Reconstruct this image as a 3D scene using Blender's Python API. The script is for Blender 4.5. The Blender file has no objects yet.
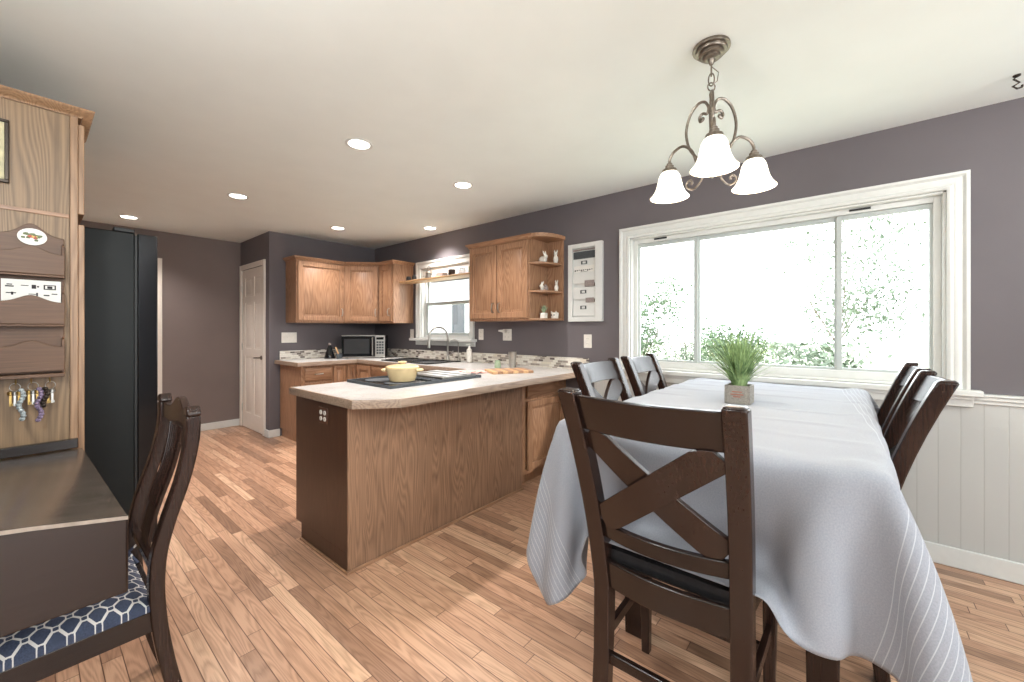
import bpy, math, random
import numpy as np
from mathutils import Vector, Matrix
random.seed(7)
PI = math.pi
SC = bpy.context.scene
COL = SC.collection

# ------------------------------------------------------------------ camera, sky, sun, exposure
cam_d = bpy.data.cameras.new('camera'); CAM = bpy.data.objects.new('camera', cam_d); COL.objects.link(CAM)
cam_d.sensor_width = 36; cam_d.lens = 14.194; cam_d.shift_y = -0.01053; cam_d.clip_start = 0.02
CAM.location = (0, 0, 1.27)
CAM.rotation_euler = (PI/2, 0, -0.87499)
SC.camera = CAM
W = bpy.data.worlds.new('sky'); SC.world = W; W.use_nodes = True
wn = W.node_tree.nodes['Background']; wn.inputs[0].default_value = (0.90, 0.96, 1, 1); wn.inputs[1].default_value = 3.2
SC.view_settings.view_transform = 'Standard'; SC.view_settings.look = 'None'
SC.view_settings.gamma = 1; SC.view_settings.use_curve_mapping = False
SC.view_settings.exposure = 0.96
SC.cycles.use_denoising = True
SC.cycles.max_bounces = 10; SC.cycles.diffuse_bounces = 6; SC.cycles.glossy_bounces = 4
SC.cycles.transparent_max_bounces = 12
SC.cycles.sample_clamp_indirect = 6
SUN = bpy.data.lights.new('sun', 'SUN'); SUN.energy = 1.6; SUN.angle = 0.05; SUN.color = (1, .95, .88)
so = bpy.data.objects.new('sun', SUN); COL.objects.link(so); so.rotation_euler = (math.radians(58), 0, math.radians(20))
def portal(loc, rot, sx, sy, power=0, color=(1, 1, 1)):
    """daylight through one of the openings"""
    l = bpy.data.lights.new('daylight', 'AREA'); l.shape = 'RECTANGLE'; l.size = sx; l.size_y = sy
    o = bpy.data.objects.new('daylight', l); COL.objects.link(o); o.location = loc; o.rotation_euler = rot
    if power: l.energy = power; l.color = color
    else: l.cycles.is_portal = True
    return o
portal((3.40, .49, 1.47), (0, PI/2, 0), 1.0, 1.8)
portal((3.40, 3.67, 1.55), (0, PI/2, 0), .9, .8)
portal((-.5, -3.15, 1.15), (PI/2, 0, 0), 2.6, 2.1)

# ------------------------------------------------------------------ material helpers
def lin(c):
    return tuple(((v/255)/12.92 if v/255 <= .04045 else (((v/255)+.055)/1.055)**2.4) for v in c) + (1,)
class NT:
    def __init__(s, name):
        s.m = bpy.data.materials.new(name); s.m.use_nodes = True
        s.t = s.m.node_tree; s.b = s.t.nodes['Principled BSDF']
    def n(s, typ, **kw):
        nd = s.t.nodes.new(typ)
        for k, v in kw.items(): setattr(nd, k, v)
        return nd
    def l(s, a, b): s.t.links.new(a, b)
    def math(s, op, a, b=None, c=None):
        nd = s.n('ShaderNodeMath', operation=op)
        for i, v in enumerate((a, b, c)):
            if v is None: continue
            if isinstance(v, (int, float)): nd.inputs[i].default_value = v
            else: s.l(v, nd.inputs[i])
        return nd.outputs[0]
    def coord(s, kind='Object'):
        return s.n('ShaderNodeTexCoord').outputs[kind]
    def mapping(s, v, sc=(1, 1, 1), rot=(0, 0, 0), loc=(0, 0, 0)):
        m = s.n('ShaderNodeMapping'); s.l(v, m.inputs[0])
        m.inputs['Scale'].default_value = sc; m.inputs['Rotation'].default_value = rot; m.inputs['Location'].default_value = loc
        return m.outputs[0]
    def noise(s, v, scale=5, detail=3, rough=.5, dist=0):
        x = s.n('ShaderNodeTexNoise'); s.l(v, x.inputs['Vector']); x.inputs['Scale'].default_value = scale
        x.inputs['Detail'].default_value = detail; x.inputs['Roughness'].default_value = rough; x.inputs['Distortion'].default_value = dist
        return x.outputs['Fac']
    def ramp(s, fac, stops, interp='LINEAR'):
        r = s.n('ShaderNodeValToRGB'); s.l(fac, r.inputs[0]); r.color_ramp.interpolation = interp
        e = r.color_ramp.elements
        e[0].position, e[0].color = stops[0]; e[1].position, e[1].color = stops[-1]
        for p, c in stops[1:-1]:
            k = e.new(p); k.color = c
        return r.outputs[0]
    def mix(s, fac, a, b, blend='MIX'):
        m = s.n('ShaderNodeMix', data_type='RGBA', blend_type=blend)
        for sock, v in ((m.inputs['Factor'], fac), (m.inputs['A'], a), (m.inputs['B'], b)):
            pass
        for idx, v in ((0, fac), (6, a), (7, b)):
            if isinstance(v, (int, float)): m.inputs[idx].default_value = v
            elif isinstance(v, tuple): m.inputs[idx].default_value = v
            else: s.l(v, m.inputs[idx])
        return m.outputs[2]
    def bump(s, h, strength=.2, dist=.01):
        b = s.n('ShaderNodeBump'); s.l(h, b.inputs['Height']); b.inputs['Strength'].default_value = strength
        b.inputs['Distance'].default_value = dist; s.l(b.outputs[0], s.b.inputs['Normal'])
    def set(s, color=None, rough=None, metal=None, spec=None):
        if color is not None:
            if isinstance(color, tuple): s.b.inputs['Base Color'].default_value = color
            else: s.l(color, s.b.inputs['Base Color'])
        if rough is not None:
            if isinstance(rough, (int, float)): s.b.inputs['Roughness'].default_value = rough
            else: s.l(rough, s.b.inputs['Roughness'])
        if metal is not None: s.b.inputs['Metallic'].default_value = metal
        if spec is not None: s.b.inputs['Specular IOR Level'].default_value = spec
        return s.m
def plain(name, c, rough=.5, metal=0, var=.06, scale=30, bump=0, spec=None):
    """a plain colour with a little procedural unevenness"""
    t = NT(name); f = t.noise(t.coord(), scale, 3)
    a = lin(c); lo = tuple(v*(1-var) for v in a[:3])+(1,); hi = tuple(min(1, v*(1+var)) for v in a[:3])+(1,)
    t.set(t.ramp(f, [(.3, lo), (.7, hi)]), rough, metal, spec)
    if bump: t.bump(f, bump, .002)
    return t.m
def wood(name, dark, light, axis='z', freq=1.0, rough=.4, contrast=1.0):
    """grain as contour lines of a stretched noise, plus fine fibres"""
    t = NT(name); v = t.coord()
    lo, hi = 1.0*freq, 9*freq
    sc = {'z': (hi, hi, lo), 'x': (lo, hi, hi), 'y': (hi, lo, hi)}[axis]
    n1 = t.noise(t.mapping(v, sc), 1.0, 1.5, .4)
    rings = t.math('FRACT', t.math('MULTIPLY', n1, 20))
    tri = t.math('ABSOLUTE', t.math('SUBTRACT', rings, .5))
    sc2 = tuple((4 if s == lo else 180) for s in sc)
    n2 = t.noise(t.mapping(v, sc2), 1.0, 3, .6)
    n3 = t.noise(v, 2.2, 2)
    f = t.math('ADD', t.math('MULTIPLY', tri, .5*contrast), t.math('ADD', t.math('MULTIPLY', n2, .55), t.math('MULTIPLY', n3, .3)))
    c = t.ramp(f, [(.26, lin(dark)), (.72, lin(light))])
    t.set(c, rough); t.bump(n2, .03, .001)
    return t.m
M = {}
M['oak'] = wood('oak_vertical', (118, 84, 60), (172, 132, 102), 'z')
M['edge'] = wood('worktop_edge', (116, 96, 80), (160, 138, 120), 'x')
M['oak_x'] = wood('oak_grain_x', (118, 84, 60), (170, 130, 100), 'x')
M['oak_y'] = wood('oak_grain_y', (118, 84, 60), (170, 130, 100), 'y')
M['oak_panel'] = wood('oak_back_panel', (104, 78, 60), (154, 120, 95), 'z', 1.1, .42, 1.1)
M['oak_pantry'] = wood('oak_pantry', (94, 74, 54), (144, 117, 88), 'z', .9, .5, 1.3)
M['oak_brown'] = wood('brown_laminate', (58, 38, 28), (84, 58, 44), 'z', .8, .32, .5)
M['dark_wood'] = wood('espresso_wood', (30, 19, 15), (52, 34, 28), 'z', 1, .24, .4)
M['dark_wood_x'] = wood('espresso_wood_x', (22, 14, 12), (42, 28, 23), 'x', 1, .24, .4)
M['desk_top'] = wood('worn_espresso_top', (34, 27, 23), (92, 80, 70), 'x', .5, .2, .7)
M['oak_post'] = wood('oak_post', (112, 84, 60), (162, 128, 98), 'z')
M['rack_wood'] = wood('rack_wood', (82, 56, 38), (112, 80, 56), 'x', .9, .5, .4)
M['wood_light'] = wood('pale_wood', (176, 128, 86), (214, 176, 132), 'y', 1.6, .5)
M['white'] = plain('white_paint', (212, 213, 210), .35, 0, .02)
M['vinyl_shaded'] = plain('window_vinyl_shaded', (178, 184, 182), .4, 0, .02)  # white sash vinyl, its backlit shade greyed into the colour
M['white_door'] = plain('door_paint', (228, 220, 210), .4, 0, .02)
M['ceiling'] = plain('ceiling_paint', (232, 238, 236), .9, 0, .015, 4)
M['wall'] = plain('plum_grey_paint', (100, 94, 97), .75, 0, .05, 2.5)
M['wall_brown'] = plain('taupe_paint', (120, 108, 104), .75, 0, .05, 2.5)
M['steel'] = plain('brushed_nickel', (176, 172, 166), .3, 1, .05, 60)
M['pewter'] = plain('aged_pewter', (128, 118, 108), .35, .9, .25, 50)
M['bronze'] = plain('dark_bronze', (56, 48, 42), .4, .7, .1)
M['black_gloss'] = plain('black_gloss', (20, 22, 24), .12, 0, .05)
M['fridge'] = plain('black_fridge', (20, 23, 23), .45, 0, .08, 5, 0, .25)
M['fridge_door'] = plain('black_stainless', (46, 46, 48), .14, .8, .05, 5)
M['black'] = plain('matt_black', (24, 24, 25), .5, 0, .1)
M['leather'] = plain('black_leather', (38, 37, 38), .2, 0, .12, 60, .15)
M['porcelain'] = plain('white_glaze', (226, 222, 214), .3, 0, .05)
M['pinkish'] = plain('pink_cloth', (214, 164, 154), .9, 0, .2, 90)
M['green_glass'] = plain('green_glass', (150, 168, 140), .1, 0, .1)
M['yellow_pot'] = plain('cream_enamel', (216, 192, 148), .22, 0, .03)
M['paper'] = plain('paper', (226, 224, 218), .8, 0, .03)
M['ink'] = plain('ink', (48, 46, 48), .8, 0, .1)
M['slate'] = plain('chalkboard', (66, 70, 74), .7, 0, .15, 60)
M['grey_tag'] = plain('grey_card', (140, 128, 124), .8, 0, .3, 120)
M['pot_wood'] = wood('weathered_grey_box', (108, 102, 94), (150, 144, 136), 'x', 2, .8)
M['outlet_slot'] = plain('slot', (90, 84, 80), .6)
M['brown_plate'] = plain('brown_plate', (84, 54, 40), .35)
M['gold'] = plain('brass', (170, 140, 84), .3, .9)
M['rug_rim'] = plain('trim_edge', (196, 150, 112), .5)
def glass():
    t = NT('window_glass'); tr = t.n('ShaderNodeBsdfTransparent'); gl = t.n('ShaderNodeBsdfGlossy'); gl.inputs['Roughness'].default_value = .02
    mx = t.n('ShaderNodeMixShader'); f = t.n('ShaderNodeLayerWeight'); f.inputs[0].default_value = .25
    t.l(t.math('MULTIPLY', f.outputs['Facing'], .35), mx.inputs[0]); t.l(tr.outputs[0], mx.inputs[1]); t.l(gl.outputs[0], mx.inputs[2])
    t.l(mx.outputs[0], t.t.nodes['Material Output'].inputs[0]); return t.m
M['glass'] = glass()
def clear(name, tint, a=.5):
    t = NT(name); t.set(lin(tint), .05); t.b.inputs['Transmission Weight'].default_value = a; t.b.inputs['IOR'].default_value = 1.3
    n = t.noise(t.coord(), 40, 2); t.bump(n, .03, .001); return t.m
M['clear'] = clear('tumbler_glass', (220, 220, 224), .8)
def emit(name, c, s):
    t = NT(name); t.set(lin(c), .5); t.b.inputs['Emission Color'].default_value = lin(c); t.b.inputs['Emission Strength'].default_value = s
    n = t.noise(t.coord(), 3, 1); t.l(t.ramp(n, [(.2, lin(c)), (.8, tuple(min(1, v*1.04) for v in lin(c)[:3])+(1,))]), t.b.inputs['Emission Color'])
    return t.m
M['shade'] = emit('frosted_lit_glass', (255, 246, 230), 1.1)
M['lamp_face'] = emit('lit_lens', (255, 248, 236), 6)

def floor_mat():
    t = NT('oak_strip_floor'); v = t.coord(); sp = t.n('ShaderNodeSeparateXYZ'); t.l(v, sp.inputs[0])
    x, y = sp.outputs[0], sp.outputs[1]
    w = .0575
    xs = t.math('DIVIDE', t.math('SUBTRACT', x, .408-3.45), w)
    row = t.math('FLOOR', xs)
    wn1 = t.n('ShaderNodeTexWhiteNoise', noise_dimensions='1D'); t.l(row, wn1.inputs['W'])
    ys = t.math('ADD', t.math('DIVIDE', y, .85), t.math('MULTIPLY', wn1.outputs['Value'], 7.3))
    cell = t.math('FLOOR', ys)
    cv = t.n('ShaderNodeCombineXYZ'); t.l(row, cv.inputs[0]); t.l(cell, cv.inputs[1])
    wn2 = t.n('ShaderNodeTexWhiteNoise', noise_dimensions='2D'); t.l(cv.outputs[0], wn2.inputs['Vector'])
    r = wn2.outputs['Value']
    # grain, shifted per strip
    off = t.n('ShaderNodeCombineXYZ'); t.l(t.math('MULTIPLY', r, 37), off.inputs[2]); t.l(t.math('MULTIPLY', r, 11), off.inputs[1])
    va = t.n('ShaderNodeVectorMath', operation='ADD'); t.l(v, va.inputs[0]); t.l(off.outputs[0], va.inputs[1])
    n1 = t.noise(t.mapping(va.outputs[0], (16, 1.4, 3)), 1, 1.5, .4)
    tri = t.math('ABSOLUTE', t.math('SUBTRACT', t.math('FRACT', t.math('MULTIPLY', n1, 13)), .5))
    n2 = t.noise(t.mapping(va.outputs[0], (260, 8, 3)), 1, 2, .6)
    base = t.ramp(r, [(0, lin((146, 112, 90))), (.2, lin((180, 140, 113))), (.5, lin((194, 153, 125))), (.8, lin((205, 165, 136))), (1, lin((214, 177, 147)))])
    g = t.ramp(t.math('ADD', t.math('MULTIPLY', tri, .8), t.math('MULTIPLY', n2, .6)), [(.24, (.62, .57, .53, 1)), (.62, (1, 1, 1, 1))])
    c = t.mix(.85, base, g, 'MULTIPLY')
    fx = t.math('FRACT', xs); ex = t.math('MINIMUM', fx, t.math('SUBTRACT', 1, fx))
    fy = t.math('FRACT', ys); ey = t.math('MULTIPLY', t.math('MINIMUM', fy, t.math('SUBTRACT', 1, fy)), .85/w)
    e = t.math('MINIMUM', ex, ey)
    gap = t.ramp(e, [(.012, (0, 0, 0, 1)), (.04, (1, 1, 1, 1))])
    c = t.mix(t.math('SUBTRACT', 1, gap), c, lin((92, 60, 42)))
    t.set(c, t.math('ADD', .24, t.math('MULTIPLY', n2, .16)))
    t.bump(gap, .25, .002)
    return t.m
M['floor'] = floor_mat()
def mosaic():
    t = NT('glass_mosaic'); v = t.coord(); sp = t.n('ShaderNodeSeparateXYZ'); t.l(v, sp.inputs[0])
    a = t.math('ADD', sp.outputs[0], sp.outputs[1]); z = sp.outputs[2]
    zr = t.math('DIVIDE', z, .0215); row = t.math('FLOOR', zr)
    xs = t.math('ADD', t.math('DIVIDE', a, .056), t.math('MULTIPLY', row, .37)); cell = t.math('FLOOR', xs)
    cv = t.n('ShaderNodeCombineXYZ'); t.l(row, cv.inputs[0]); t.l(cell, cv.inputs[1])
    wn2 = t.n('ShaderNodeTexWhiteNoise', noise_dimensions='2D'); t.l(cv.outputs[0], wn2.inputs['Vector'])
    c = t.ramp(wn2.outputs['Value'], [(0, lin((226, 222, 212))), (.42, lin((196, 188, 178))), (.62, lin((150, 140, 132))), (.8, lin((104, 94, 90))), (.9, lin((214, 206, 190)))], 'CONSTANT')
    fx = t.math('FRACT', xs); ex = t.math('MULTIPLY', t.math('MINIMUM', fx, t.math('SUBTRACT', 1, fx)), 2.6)
    fz = t.math('FRACT', zr); ez = t.math('MINIMUM', fz, t.math('SUBTRACT', 1, fz))
    e = t.ramp(t.math('MINIMUM', ex, ez), [(.05, (0, 0, 0, 1)), (.09, (1, 1, 1, 1))])
    t.set(t.mix(e, lin((200, 194, 184)), c), .18); t.bump(e, .3, .002); return t.m
M['mosaic'] = mosaic()
def counter():
    t = NT('speckled_laminate'); v = t.coord(); a = t.noise(v, 160, 3, .7); b = t.noise(v, 9, 3, .6)
    c = t.ramp(a, [(.33, lin((160, 158, 154))), (.5, lin((198, 196, 193))), (.7, lin((212, 211, 209)))])
    c = t.mix(.5, c, t.ramp(b, [(.3, lin((182, 179, 175))), (.7, lin((210, 208, 206)))]))
    return t.set(c, .22)
M['counter'] = counter()
def wainscot():
    t = NT('beadboard'); v = t.coord(); sp = t.n('ShaderNodeSeparateXYZ'); t.l(v, sp.inputs[0])
    f = t.math('FRACT', t.math('DIVIDE', sp.outputs[1], .083)); e = t.math('ABSOLUTE', t.math('SUBTRACT', f, .5))
    g = t.ramp(e, [(.0, (0, 0, 0, 1)), (.045, (1, 1, 1, 1))])
    t.set(t.mix(g, lin((170, 169, 165)), lin((184, 184, 181))), .5); t.bump(g, .22, .003); return t.m
M['wainscot'] = wainscot()
def linen():
    t = NT('grey_linen'); uv = t.n('ShaderNodeUVMap', uv_map='UVMap').outputs[0]
    sp = t.n('ShaderNodeSeparateXYZ'); t.l(uv, sp.inputs[0]); x, y = sp.outputs[0], sp.outputs[1]
    base = lin((186, 186, 190))
    n = t.noise(uv, 240, 3, .7); base = t.ramp(n, [(.3, lin((136, 139, 147))), (.7, lin((153, 156, 164)))])
    f = t.math('FRACT', t.math('DIVIDE', y, .0165)); ln = t.math('LESS_THAN', f, .12)
    out = t.math('ADD', t.math('LESS_THAN', y, -.135), t.math('GREATER_THAN', y, .885))
    k = t.math('MULTIPLY', ln, out)
    c = t.mix(k, base, lin((180, 183, 189)))
    # stitched hem
    t.set(c, .85); w = t.noise(t.mapping(uv, (900, 900, 1)), 1, 1)
    t.bump(t.math('ADD', w, t.math('MULTIPLY', k, 1.2)), .25, .002)
    t.b.inputs['Sheen Weight'].default_value = .15
    return t.m
M['linen'] = linen()
def lattice():
    t = NT('navy_lattice_fabric'); v = t.coord(); sp = t.n('ShaderNodeSeparateXYZ'); t.l(v, sp.inputs[0])
    x = t.math('DIVIDE', sp.outputs[0], .052); y = t.math('DIVIDE', sp.outputs[1], .062)
    p = t.math('ADD', x, y); q = t.math('SUBTRACT', x, y)
    a = t.math('ABSOLUTE', t.math('SUBTRACT', t.math('FRACT', p), .5)); b = t.math('ABSOLUTE', t.math('SUBTRACT', t.math('FRACT', q), .5))
    m1 = t.math('LESS_THAN', t.math('MINIMUM', a, b), .075)
    # small ring diamond at each crossing
    s = t.math('ADD', a, b)
    ring = t.math('LESS_THAN', t.math('ABSOLUTE', t.math('SUBTRACT', s, .27)), .05)
    inner = t.math('LESS_THAN', s, .2)
    w = t.math('MAXIMUM', t.math('MULTIPLY', m1, t.math('SUBTRACT', 1, inner)), ring)
    n = t.noise(v, 300, 2)
    navy = t.ramp(n, [(.3, lin((44, 52, 72))), (.7, lin((66, 76, 100)))])
    return t.set(t.mix(w, navy, lin((214, 212, 208))), .85)
M['lattice'] = lattice()
def leafm(name, a, b, sc=6):
    t = NT(name); n = t.noise(t.coord(), sc, 3); t.set(t.ramp(n, [(.3, lin(a)), (.7, lin(b))]), .6)
    t.b.inputs['Transmission Weight'].default_value = 0; return t.m
M['blade'] = leafm('grass_blade', (78, 110, 62), (168, 192, 132), 30)
M['bush_a'] = leafm('bush_green', (50, 72, 44), (92, 112, 78))
M['bush_b'] = leafm('bush_pale', (74, 92, 72), (120, 130, 110))
M['succulent'] = leafm('succulent_leaf', (110, 134, 104), (168, 182, 150), 30)
M['conifer'] = leafm('conifer_green', (44, 78, 68), (80, 110, 98))
M['lawn'] = leafm('pale_lawn', (170, 176, 148), (206, 206, 184), 1.5)
M['bark'] = plain('bark', (110, 98, 86), .9, 0, .2, 12)
def siding():
    t = NT('white_siding'); v = t.coord(); sp = t.n('ShaderNodeSeparateXYZ'); t.l(v, sp.inputs[0])
    f = t.math('FRACT', t.math('DIVIDE', sp.outputs[2], .12)); t.set(t.ramp(f, [(.0, lin((168, 170, 176))), (.1, lin((214, 216, 220)))]), .6); return t.m
M['siding'] = siding()

# ------------------------------------------------------------------ mesh helpers
class MB:
    def __init__(s): s.v = []; s.f = []; s.mi = []; s.cur = 0; s.T = None
    def add(s, vs, fs):
        o = len(s.v)
        for p in vs:
            p = Vector(p); s.v.append(s.T(p) if s.T else p)
        for f in fs: s.f.append([o+i for i in f]); s.mi.append(s.cur)
        return s
    def box(s, x0, x1, y0, y1, z0, z1):
        return s.add([(x0,y0,z0),(x1,y0,z0),(x1,y1,z0),(x0,y1,z0),(x0,y0,z1),(x1,y0,z1),(x1,y1,z1),(x0,y1,z1)],
                     [(0,3,2,1),(4,5,6,7),(0,1,5,4),(1,2,6,5),(2,3,7,6),(3,0,4,7)])
    def loft(s, secs, closed=False, caps=True):
        n = len(secs[0]); vs = [p for sec in secs for p in sec]; fs = []
        m = len(secs)
        for i in range(m if closed else m-1):
            for j in range(n):
                a = i*n+j; b = i*n+(j+1) % n; c = ((i+1) % m)*n+(j+1) % n; d = ((i+1) % m)*n+j
                fs.append((a, b, c, d))
        if caps and not closed:
            fs.append(tuple(range(n-1, -1, -1))); fs.append(tuple((m-1)*n+j for j in range(n)))
        return s.add(vs, fs)
    def bar(s, path, a, b):
        """rectangular section swept along path; a, b: half-extent vectors (or functions of i)"""
        secs = []
        for i, p in enumerate(path):
            p = Vector(p); A = Vector(a(i) if callable(a) else a); B = Vector(b(i) if callable(b) else b)
            secs.append([p-A-B, p+A-B, p+A+B, p-A+B])
        return s.loft(secs)
    def tube(s, path, r, n=8, closed=False):
        P = [Vector(p) for p in path]; m = len(P); secs = []
        up = Vector((0, 0, 1)); prev = None
        for i in range(m):
            if closed: t = P[(i+1) % m]-P[i-1]
            else: t = P[min(i+1, m-1)]-P[max(i-1, 0)]
            t.normalize()
            if prev is None:
                a = t.cross(up)
                if a.length < .05: a = t.cross(Vector((1, 0, 0)))
            else: a = prev - t*prev.dot(t)
            a.normalize(); prev = a; b = t.cross(a)
            rr = r[i] if isinstance(r, (list, tuple)) else r
            secs.append([P[i]+a*rr*math.cos(2*PI*k/n)+b*rr*math.sin(2*PI*k/n) for k in range(n)])
        return s.loft(secs, closed)
    def lathe(s, prof, c=(0, 0, 0), n=24, cap=True):
        secs = [[(c[0]+r*math.cos(2*PI*k/n), c[1]+r*math.sin(2*PI*k/n), c[2]+z) for k in range(n)] for r, z in prof]
        return s.loft(secs, caps=cap)
    def ball(s, c, r, n=12, m=8, tilt=None):
        r = (r, r, r) if isinstance(r, (int, float)) else r
        secs = []
        for i in range(1, m):
            a = PI*i/m; secs.append([Vector((r[0]*math.sin(a)*math.cos(2*PI*k/n), r[1]*math.sin(a)*math.sin(2*PI*k/n), -r[2]*math.cos(a))) for k in range(n)])
        if tilt: secs = [[tilt @ p for p in q] for q in secs]
        return s.loft([[p+Vector(c) for p in q] for q in secs])
    def prism(s, poly, z0, z1):
        n = len(poly)
        return s.add([(x, y, z0) for x, y in poly]+[(x, y, z1) for x, y in poly],
                     [tuple(range(n-1, -1, -1)), tuple(range(n, 2*n))]+[(i, (i+1) % n, n+(i+1) % n, n+i) for i in range(n)])
    def build(s, name, mats, parent=None, bevel=0, sharp=40, world=True, uv=None):
        if not isinstance(mats, (list, tuple)): mats = [mats]
        vs = s.v; org = Vector((0, 0, 0))
        if parent is None:
            xs = [v.x for v in vs]; ys = [v.y for v in vs]; zs = [v.z for v in vs]
            org = Vector(((min(xs)+max(xs))/2, (min(ys)+max(ys))/2, min(zs)))
            if not world: org = Vector((0, 0, 0))
        elif world:
            p = parent; org = Vector((0, 0, 0))
            while p: org += p.location; p = p.parent
        me = bpy.data.meshes.new(name); me.from_pydata([v-org for v in vs], [], s.f)
        for m in mats: me.materials.append(M[m] if isinstance(m, str) else m)
        me.polygons.foreach_set('material_index', s.mi)
        me.polygons.foreach_set('use_smooth', [True]*len(me.polygons))
        if uv is not None:
            l = me.uv_layers.new(name='UVMap')
            for lp in me.loops: l.data[lp.index].uv = uv[lp.vertex_index]
        me.update(); me.set_sharp_from_angle(angle=math.radians(sharp))
        o = bpy.data.objects.new(name, me); COL.objects.link(o)
        if parent is None: o.location = org
        else: o.parent = parent
        if bevel:
            b = o.modifiers.new('bevel', 'BEVEL'); b.width = bevel; b.segments = 2; b.limit_method = 'ANGLE'; b.angle_limit = math.radians(40)
            b.harden_normals = False
        return o
def box(x0, x1, y0, y1, z0, z1): return MB().box(x0, x1, y0, y1, z0, z1)
def tag(o, label, cat, group=None):
    o['label'] = label; o['category'] = cat
    if group: o['group'] = group
    return o
def thing(name, label, cat, loc, group=None, rz=0):
    o = bpy.data.objects.new(name, None); COL.objects.link(o); o.location = loc; o.rotation_euler = (0, 0, rz)
    return tag(o, label, cat, group)
def struct(o): o['kind'] = 'structure'; return o
def dup(o, loc, rz=None, label=None, group=None):
    r = o.copy(); COL.objects.link(r); r.location = loc
    if rz is not None: r.rotation_euler = (0, 0, rz)
    if label: r['label'] = label
    if group: r['group'] = group
    for ch in list(o.children):
        c = ch.copy(); COL.objects.link(c); c.parent = r
        for g in list(ch.children):
            d = g.copy(); COL.objects.link(d); d.parent = c
    return r
def frame(O, u, n):
    """maps (a, c, b): a along u, b up, c outward along n"""
    O = Vector(O); u = Vector(u).normalized(); n = Vector(n).normalized()
    return lambda p: O+u*p.x+n*p.y+Vector((0, 0, p.z))
def arc(c, r, a0, a1, n, f): return [f(c, r, a0+(a1-a0)*i/n) for i in range(n+1)]

# ------------------------------------------------------------------ room shell
CEIL = 2.44
struct(box(-2.6, 3.34, -3.1, 6.4, -.1, 0).build('floor', 'floor', world=False))
struct(box(-2.6, 3.34, -3.1, 6.4, CEIL, CEIL+.1).build('ceiling', 'ceiling'))
def wall(name, mb, mat='wall'): return struct(mb.build(name, mat))
# window wall: x 3.20..3.34, openings: big window y -.40..1.395 z .985..2.03 ; sink window y 3.30..4.17 z 1.19..2.04
WB = (-.405, 1.395, .957, 2.03); WK = (3.29, 4.18, 1.17, 2.045)
m = MB()
m.box(3.2, 3.34, -3.0, WB[0], 0, CEIL); m.box(3.2, 3.34, WB[0], WB[1], 0, WB[2]); m.box(3.2, 3.34, WB[0], WB[1], WB[3], CEIL)
m.box(3.2, 3.34, WB[1], WK[0], 0, CEIL); m.box(3.2, 3.34, WK[0], WK[1], 0, WK[2]); m.box(3.2, 3.34, WK[0], WK[1], WK[3], CEIL)
m.box(3.2, 3.34, WK[1], 5.37, 0, CEIL)
wall('wall_right', m)
wall('wall_back', box(1.82, 3.2, 5.25, 5.37, 0, CEIL))
m = MB(); m.box(1.82, 1.94, 5.37, 5.42, 0, CEIL); m.box(1.82, 1.94, 5.42, 6.18, 2.07, CEIL); m.box(1.82, 1.94, 6.18, 6.26, 0, CEIL)
m.box(1.90, 1.94, 5.42, 6.18, 0, 2.07); wall('wall_closet', m)
m = MB(); m.box(1.01, 1.94, 6.26, 6.38, 0, CEIL); m.box(-.45, .15, 6.26, 6.38, 0, CEIL); m.box(.15, 1.01, 6.26, 6.38, 2.08, CEIL)
wall('wall_far', m, 'wall_brown')
wall('wall_left', box(-.57, -.45, 1.0, 6.38, 0, CEIL), 'wall_brown')
m = MB(); m.box(-2.6, -.57, 1.0, 1.12, 0, CEIL); wall('wall_nook', m, 'wall_brown')
m = MB(); m.box(-2.72, -2.6, -3.1, 1.12, 0, CEIL)
wall('wall_side', m)
m = MB(); m.box(-2.72, -1.8, -3.12, -3.0, 0, CEIL); m.box(.8, 3.34, -3.12, -3.0, 0, CEIL); m.box(-1.8, .8, -3.12, -3.0, 2.2, CEIL); m.box(-1.8, .8, -3.12, -3.0, 0, .1)
wall('wall_near', m)
# wainscot, chair rail, baseboards
struct(box(3.188, 3.2, -3.0, 1.72, 0, .90).build('trim_wainscot', 'wainscot', world=False))
m = MB(); m.box(3.165, 3.2, -3.0, -.49, .905, .925); m.box(3.175, 3.2, -3.0, -.49, .885, .905); m.box(3.158, 3.2, -3.0, -.49, .925, .938)
struct(m.build('trim_chair_rail', 'white', bevel=.003))
def base(name, x0, x1, y0, y1, mat='white', h=.09):
    struct(box(x0, x1, y0, y1, 0, h).build(name, mat, bevel=.005))
base('baseboard_right', 3.172, 3.188, -3.0, 1.72, h=.105)
base('baseboard_far', .1, 1.82, 6.243, 6.26)
base('baseboard_back', 1.804, 1.932, 5.233, 5.25)
base('baseboard_closet', 1.804, 1.82, 5.25, 5.36)
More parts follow.
